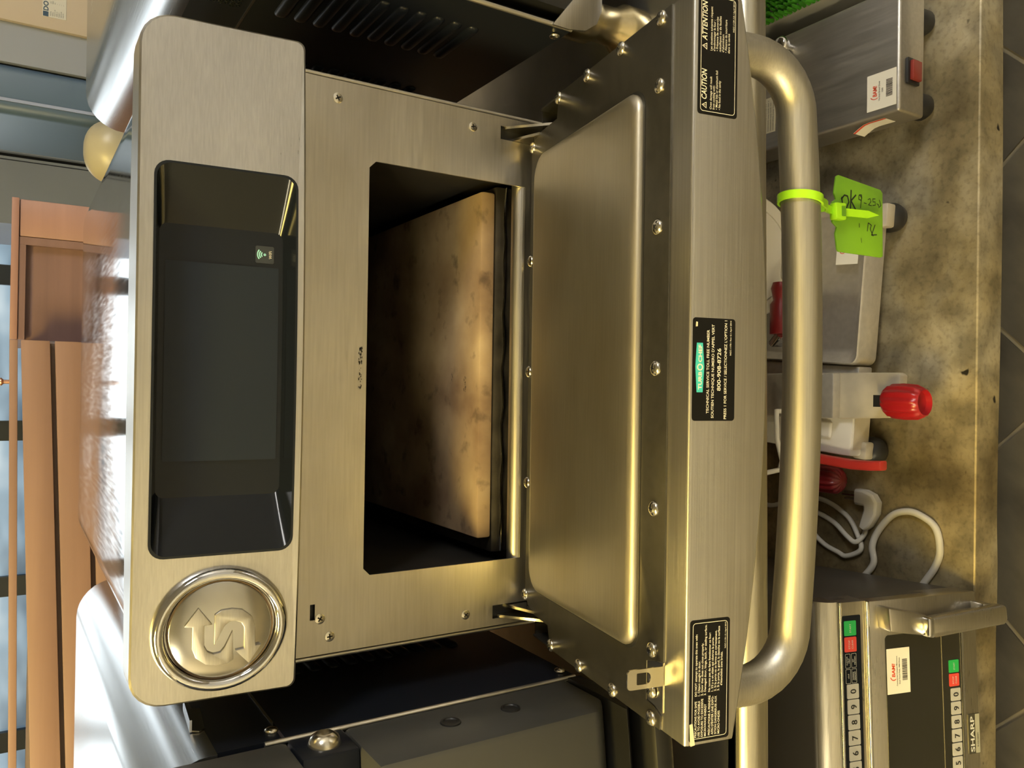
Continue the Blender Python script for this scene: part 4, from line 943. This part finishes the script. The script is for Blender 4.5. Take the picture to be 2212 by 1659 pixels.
# green scrubbing brush beside it
gbk = thing('scrubbing_brush', 'bright green bristled brush block behind the steel appliance', 'brush', (0.62, 0.26, SZ))
GRN = plain('green_bristle', (0.06, 0.30, 0.015), 0.6, var=0.4, vscale=80)
obj('block', G().box(0.535, 0.70, 0.14, 0.42, -0.70, -0.612), plain('grey_brush_block', (0.35, 0.34, 0.28), 0.6), gbk, bevel=0.004)
brs = G()
for i in range(34):
    for j in range(18):
        x = 0.539 + j * 0.0092; y = 0.145 + i * 0.008
        brs.tube([(x, y, -0.6125), (x + random.uniform(-.003, .003), y + random.uniform(-.003, .003), -0.597)], [0.0032, 0.0018], 5)
obj('bristles', brs, GRN, gbk, kind='stuff')
tb2 = thing('plastic_tub', 'small translucent white tub beside the green brush block', 'tub', (0.56, 0.095, SZ))
obj('tub_wall', G().lathe([(0.026, 0), (0.032, 0.08), (0.033, 0.10), (0.031, 0.10), (0.030, 0.08), (0.024, 0.004), (0, 0.004)], Fr((0.566, 0.098, SZ), (1, 0, 0), (0, 1, 0), (0, 0, 1)), 28), plain('milky_plastic', (0.62, 0.56, 0.42), 0.4), tb2, sharp=60)

# ------------------------------------------------------------------ power cords lying on the undershelf
def smooth(pts, n=8):
    P = [V(p) for p in pts]; out = []
    for i in range(len(P) - 1):
        p0, p1, p2, p3 = P[max(i - 1, 0)], P[i], P[i + 1], P[min(i + 2, len(P) - 1)]
        for k in range(n):
            t_ = k / n
            out.append(0.5 * (2 * p1 + (p2 - p0) * t_ + (2 * p0 - 5 * p1 + 4 * p2 - p3) * t_ ** 2 + (3 * p1 - p0 - 3 * p2 + p3) * t_ ** 3))
    return out + [P[-1]]
CORD = plain('grey_white_cable', (0.50, 0.48, 0.42), 0.5)
cz = SZ + 0.0046
pc = thing('power_cord', 'thick white power cord arching in one round loop near the shelf edge', 'power cord', (-0.21, 0.1, SZ), 'cords by the microwave')
obj('cable', G().tube(smooth([(-0.3100, 0.1900, cz), (-0.2750, 0.1620, cz), (-0.2520, 0.1460, cz + 0.001), (-0.2290, 0.1470, cz + 0.003), (-0.2080, 0.1413, cz), (-0.1823, 0.1207, cz), (-0.1731, 0.1005, cz), (-0.1747, 0.0808, cz), (-0.1887, 0.0584, cz), (-0.2180, 0.0519, cz), (-0.2400, 0.0580, cz), (-0.2600, 0.0700, cz), (-0.3000, 0.0960, cz)]), 0.0046, 12), CORD, pc, sharp=60)
pc2 = thing('power_cord', 'slim grey power cord coiled behind, ending in an upturned angled plug', 'power cord', (-0.19, 0.22, SZ), 'cords by the microwave')
c3 = SZ + 0.0036
obj('cable', G().tube(smooth([(-0.160, 0.40, c3), (-0.1943, 0.3367, c3), (-0.178, 0.285, c3), (-0.1725, 0.2499, c3), (-0.1759, 0.2214, c3), (-0.1922, 0.1900, c3), (-0.2133, 0.1747, c3), (-0.2360, 0.1660, c3 + 0.002), (-0.2500, 0.1900, c3 + 0.001), (-0.2470, 0.2050, c3), (-0.2392, 0.2285, c3), (-0.2249, 0.2475, c3), (-0.2080, 0.2560, c3), (-0.1940, 0.2455, c3), (-0.2040, 0.2131, c3), (-0.2205, 0.1840, c3 + 0.0075), (-0.2260, 0.1710, c3 + 0.0075), (-0.2150, 0.1620, c3 + 0.001), (-0.2030, 0.1575, c3 + 0.003)], 7), 0.0036, 10), CORD, pc2, sharp=60)
obj('plug_body', G().loft([[V((x, y, SZ)) + V((a * w_ * cx_, a * w_ * sx_, 0.009 + b * 0.0085)) for a, b in ((-1, -.7), (-.7, -1), (.7, -1), (1, -.7), (1, .7), (.7, 1), (-.7, 1), (-1, .7))] for x, y, w_, cx_, sx_ in ((-0.2040, 0.1585, 0.005, 0.5, 0.85), (-0.1970, 0.1540, 0.008, 0.5, 0.85), (-0.1800, 0.1465, 0.010, 0.2, 0.98), (-0.1690, 0.1460, 0.0112, -0.35, 0.93), (-0.1635, 0.1500, 0.0115, -0.75, 0.65), (-0.1610, 0.1580, 0.0115, -0.97, 0.2), (-0.1605, 0.1700, 0.0110, -1, 0))]), CORD, pc2, bevel=0.002)
for dx in (-0.005, 0.005): obj('plug_pin', G().box(-0.1600 + dx - 0.0012, -0.1600 + dx + 0.0012, 0.1715, 0.190, SZ + 0.005, SZ + 0.011), SCREWM, pc2)
obj('plug_pin', G().tube([(-0.160, 0.1715, SZ + 0.0125), (-0.160, 0.192, SZ + 0.0125)], 0.0018, 8), SCREWM, pc2)

# ------------------------------------------------------------------ background beyond the ovens
wp = thing('wood_partition', 'cherry wood slatted partition standing behind the emblem end of the ovens', 'partition', (-0.75, 0.87, FLZ))
PY = 0.84
edges = [(0.3315, 0.3420), (0.2905, 0.3276), (0.2440, 0.2842), (0.197, 0.237), (0.150, 0.190), (0.103, 0.143), (0.0, 0.096), (-0.11, -0.01), (-0.22, -0.12), (-0.33, -0.23), (-0.44, -0.34)]
for i, (z0, z1) in enumerate(edges):
    sl_ = 0.024 if i < 6 else 0.0            # the boards run slightly downhill
    x0, x1 = -1.45, 0.0475
    def zz(z, x): return z - sl_ * (0.0475 - x) / 0.64 * (0.35 if i == 0 else 0.9 if i == 1 and z == z1 else 1.0)
    q = G().loft([[V((x, y, zz(z, x))) for y, z in ((PY, z0), (PY, z1), (PY + 0.014, z1), (PY + 0.014, z0))] for x in (x0, x1)])
    obj('plank', q, WOOD, wp, bevel=0.001)
obj('backing_panel', G().box(-1.45, 0.044, PY + 0.0145, PY + 0.028, -0.95, 0.312), plain('dark_gap', (0.20, 0.15, 0.13), 0.7), wp)
for x in (-1.4, -0.7, 0.03): obj('post', G().box(x - 0.014, x + 0.014, PY + 0.029, PY + 0.06, FLZ, 0.325), WOOD2, wp)
obj('hook', G().lathe([(0.003, -0.004), (0.003, 0.006), (0.006, 0.009), (0.005, 0.013), (0, 0.013)], Fr((-0.0145, PY + 0.007, 0.342), (1, 0, 0), (0, 1, 0), (0, 0, 1)), 16), plain('copper_knob', (0.6, 0.35, 0.25), 0.3, 0.8), wp)
wc = thing('wooden_cabinet', 'red-brown wooden cabinet with recessed front panel beyond the slatted partition', 'cabinet', (0.16, 1.1, FLZ))
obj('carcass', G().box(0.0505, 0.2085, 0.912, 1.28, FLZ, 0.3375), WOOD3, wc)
obj('end_panel', G().box(0.209, 0.2660, 0.900, 1.28, FLZ, 0.3315), WOOD2, wc, bevel=0.002)
obj('top_board', G().box(0.0505, 0.2670, 0.897, 1.285, 0.3320, 0.3420), WOOD2, wc, bevel=0.001)
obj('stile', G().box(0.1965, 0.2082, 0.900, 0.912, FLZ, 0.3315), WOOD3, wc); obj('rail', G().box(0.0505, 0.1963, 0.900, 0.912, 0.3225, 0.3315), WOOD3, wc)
# grey steel cabinets and appliances on the other side
GST = plain('hazed_grey_steel', (0.30, 0.36, 0.56), 0.5, 0.0, var=0.05, vscale=3)  # bluish haze mixed into the grey steel's base colour
gc = thing('steel_cabinet', 'grey steel cabinet with dark slotted upright, between brown cabinet and black appliance', 'cabinet', (0.46, 2.2, FLZ))
obj('door', G().box(0.41, 0.58, 2.0, 2.4, FLZ, 0.75), GST, gc)
obj('upright_channel', G().box(0.581, 0.690, 2.02, 2.4, FLZ, 0.75), plain('channel_dark', (0.03, 0.035, 0.05), 0.5), gc)
for x0, x1 in ((0.583, 0.590), (0.602, 0.607), (0.668, 0.676)): obj('channel_rail', G().box(x0, x1, 2.0, 2.019, FLZ, 0.75), GST, gc)
obj('side_sheet', G().box(0.691, 0.76, 2.0, 2.4, FLZ, 0.75), GST, gc)
for z in (0.16, 0.185): obj('bolt', G().lathe([(0.008, 0), (0.008, 0.004), (0.004, 0.007), (0, 0.007)], Fr((0.645, 2.02, z), (1, 0, 0), (0, 0, 1), (0, -1, 0)), 14), SCREWM, gc)
ba = thing('black_appliance', 'tall black rounded appliance behind the neighbouring oven, beside the grey steel sheet', 'appliance', (0.56, 1.4, FLZ))
obj('body', G().prism(rrect(0.508, 0.605, 1.30, 1.62, 0.02, 5), ID, FLZ, 0.60), plain('hazed_black_plastic', (0.07, 0.12, 0.20), 0.4), ba, bevel=0.006)  # black plastic, with the blue haze over it put into the colour
obj('seam', G().box(0.53, 0.536, 1.298, 1.30, FLZ + 0.1, 0.59), GST, ba)
ca = thing('ice_machine', 'tall appliance with grey side and cream front carrying a small rating plate', 'appliance', (0.75, 1.5, FLZ))
obj('side', G().box(0.607, 0.6845, 1.302, 1.72, FLZ, 0.9), plain('pale_grey_paint', (0.26, 0.29, 0.36), 0.5), ca)
obj('front', G().box(0.6850, 1.15, 1.292, 1.72, FLZ, 0.9), plain('cream_paint', (0.44, 0.385, 0.33), 0.5), ca, bevel=0.002)
FP_ = Fr((0, 1.292, 0), (1, 0, 0), (0, 0, 1), (0, -1, 0))
obj('rating_plate', G().prism([(0.7075, 0.2970), (0.7085, 0.2560), (0.80, 0.2560), (0.80, 0.2970)], FP_, 0, 0.0008), plain('pale_plate', (0.55, 0.55, 0.52), 0.4), ca)
NAVY = plain('navy_print', (0.03, 0.07, 0.13), 0.5)
g = G(); g.add([FP_(a, b, 0.001) for a, b in ((0.7082, 0.2962), (0.7082, 0.2868), (0.7180, 0.2868), (0.7180, 0.2962))], [(0, 1, 2, 3)])
text_g(g, FP_, 'DOYON', 0.7195, 0.2872, 0.0086, 0.001, 0.046, 'l', 0.03)
for i in range(7):
    text_g(g, FP_, ['MODEL', 'SERIAL', 'VOLTS 120', 'AMPS 15', 'PHASE 1', 'HERTZ 60', 'WATTS'][i], 0.7110, 0.2820 - i * 0.0036, 0.0020, 0.001); text_g(g, FP_, ['JA4', '0000', 'AC', '---', '---', '---', '---'][i], 0.735, 0.2820 - i * 0.0036, 0.0020, 0.001)
flat('plate_print', g, NAVY, ca)
cs = thing('cream_canister', 'cream rounded plastic canister peeking up behind the oven cowl', 'canister', (0.305, 0.78, TZ))
prf = [(0.036, 0.0), (0.040, 0.01), (0.041, 0.34), (0.0425, 0.375)] + [(0.0425 * math.cos(math.radians(q)) ** 0.8 if q < 90 else 0.0, 0.385 + 0.0405 * math.sin(math.radians(q))) for q in range(0, 91, 9)]
secs = []
for r_, h in prf: secs.append([V((0.306 + 1.05 * max(r_, 1e-4) * math.cos(k * math.pi / 20), 0.70 + max(r_, 1e-4) * math.sin(k * math.pi / 20), TZ + h)) for k in range(40)])
obj('shell', G().loft(secs), plain('cream_plastic', (0.40, 0.37, 0.28), 0.35), cs, sharp=60)
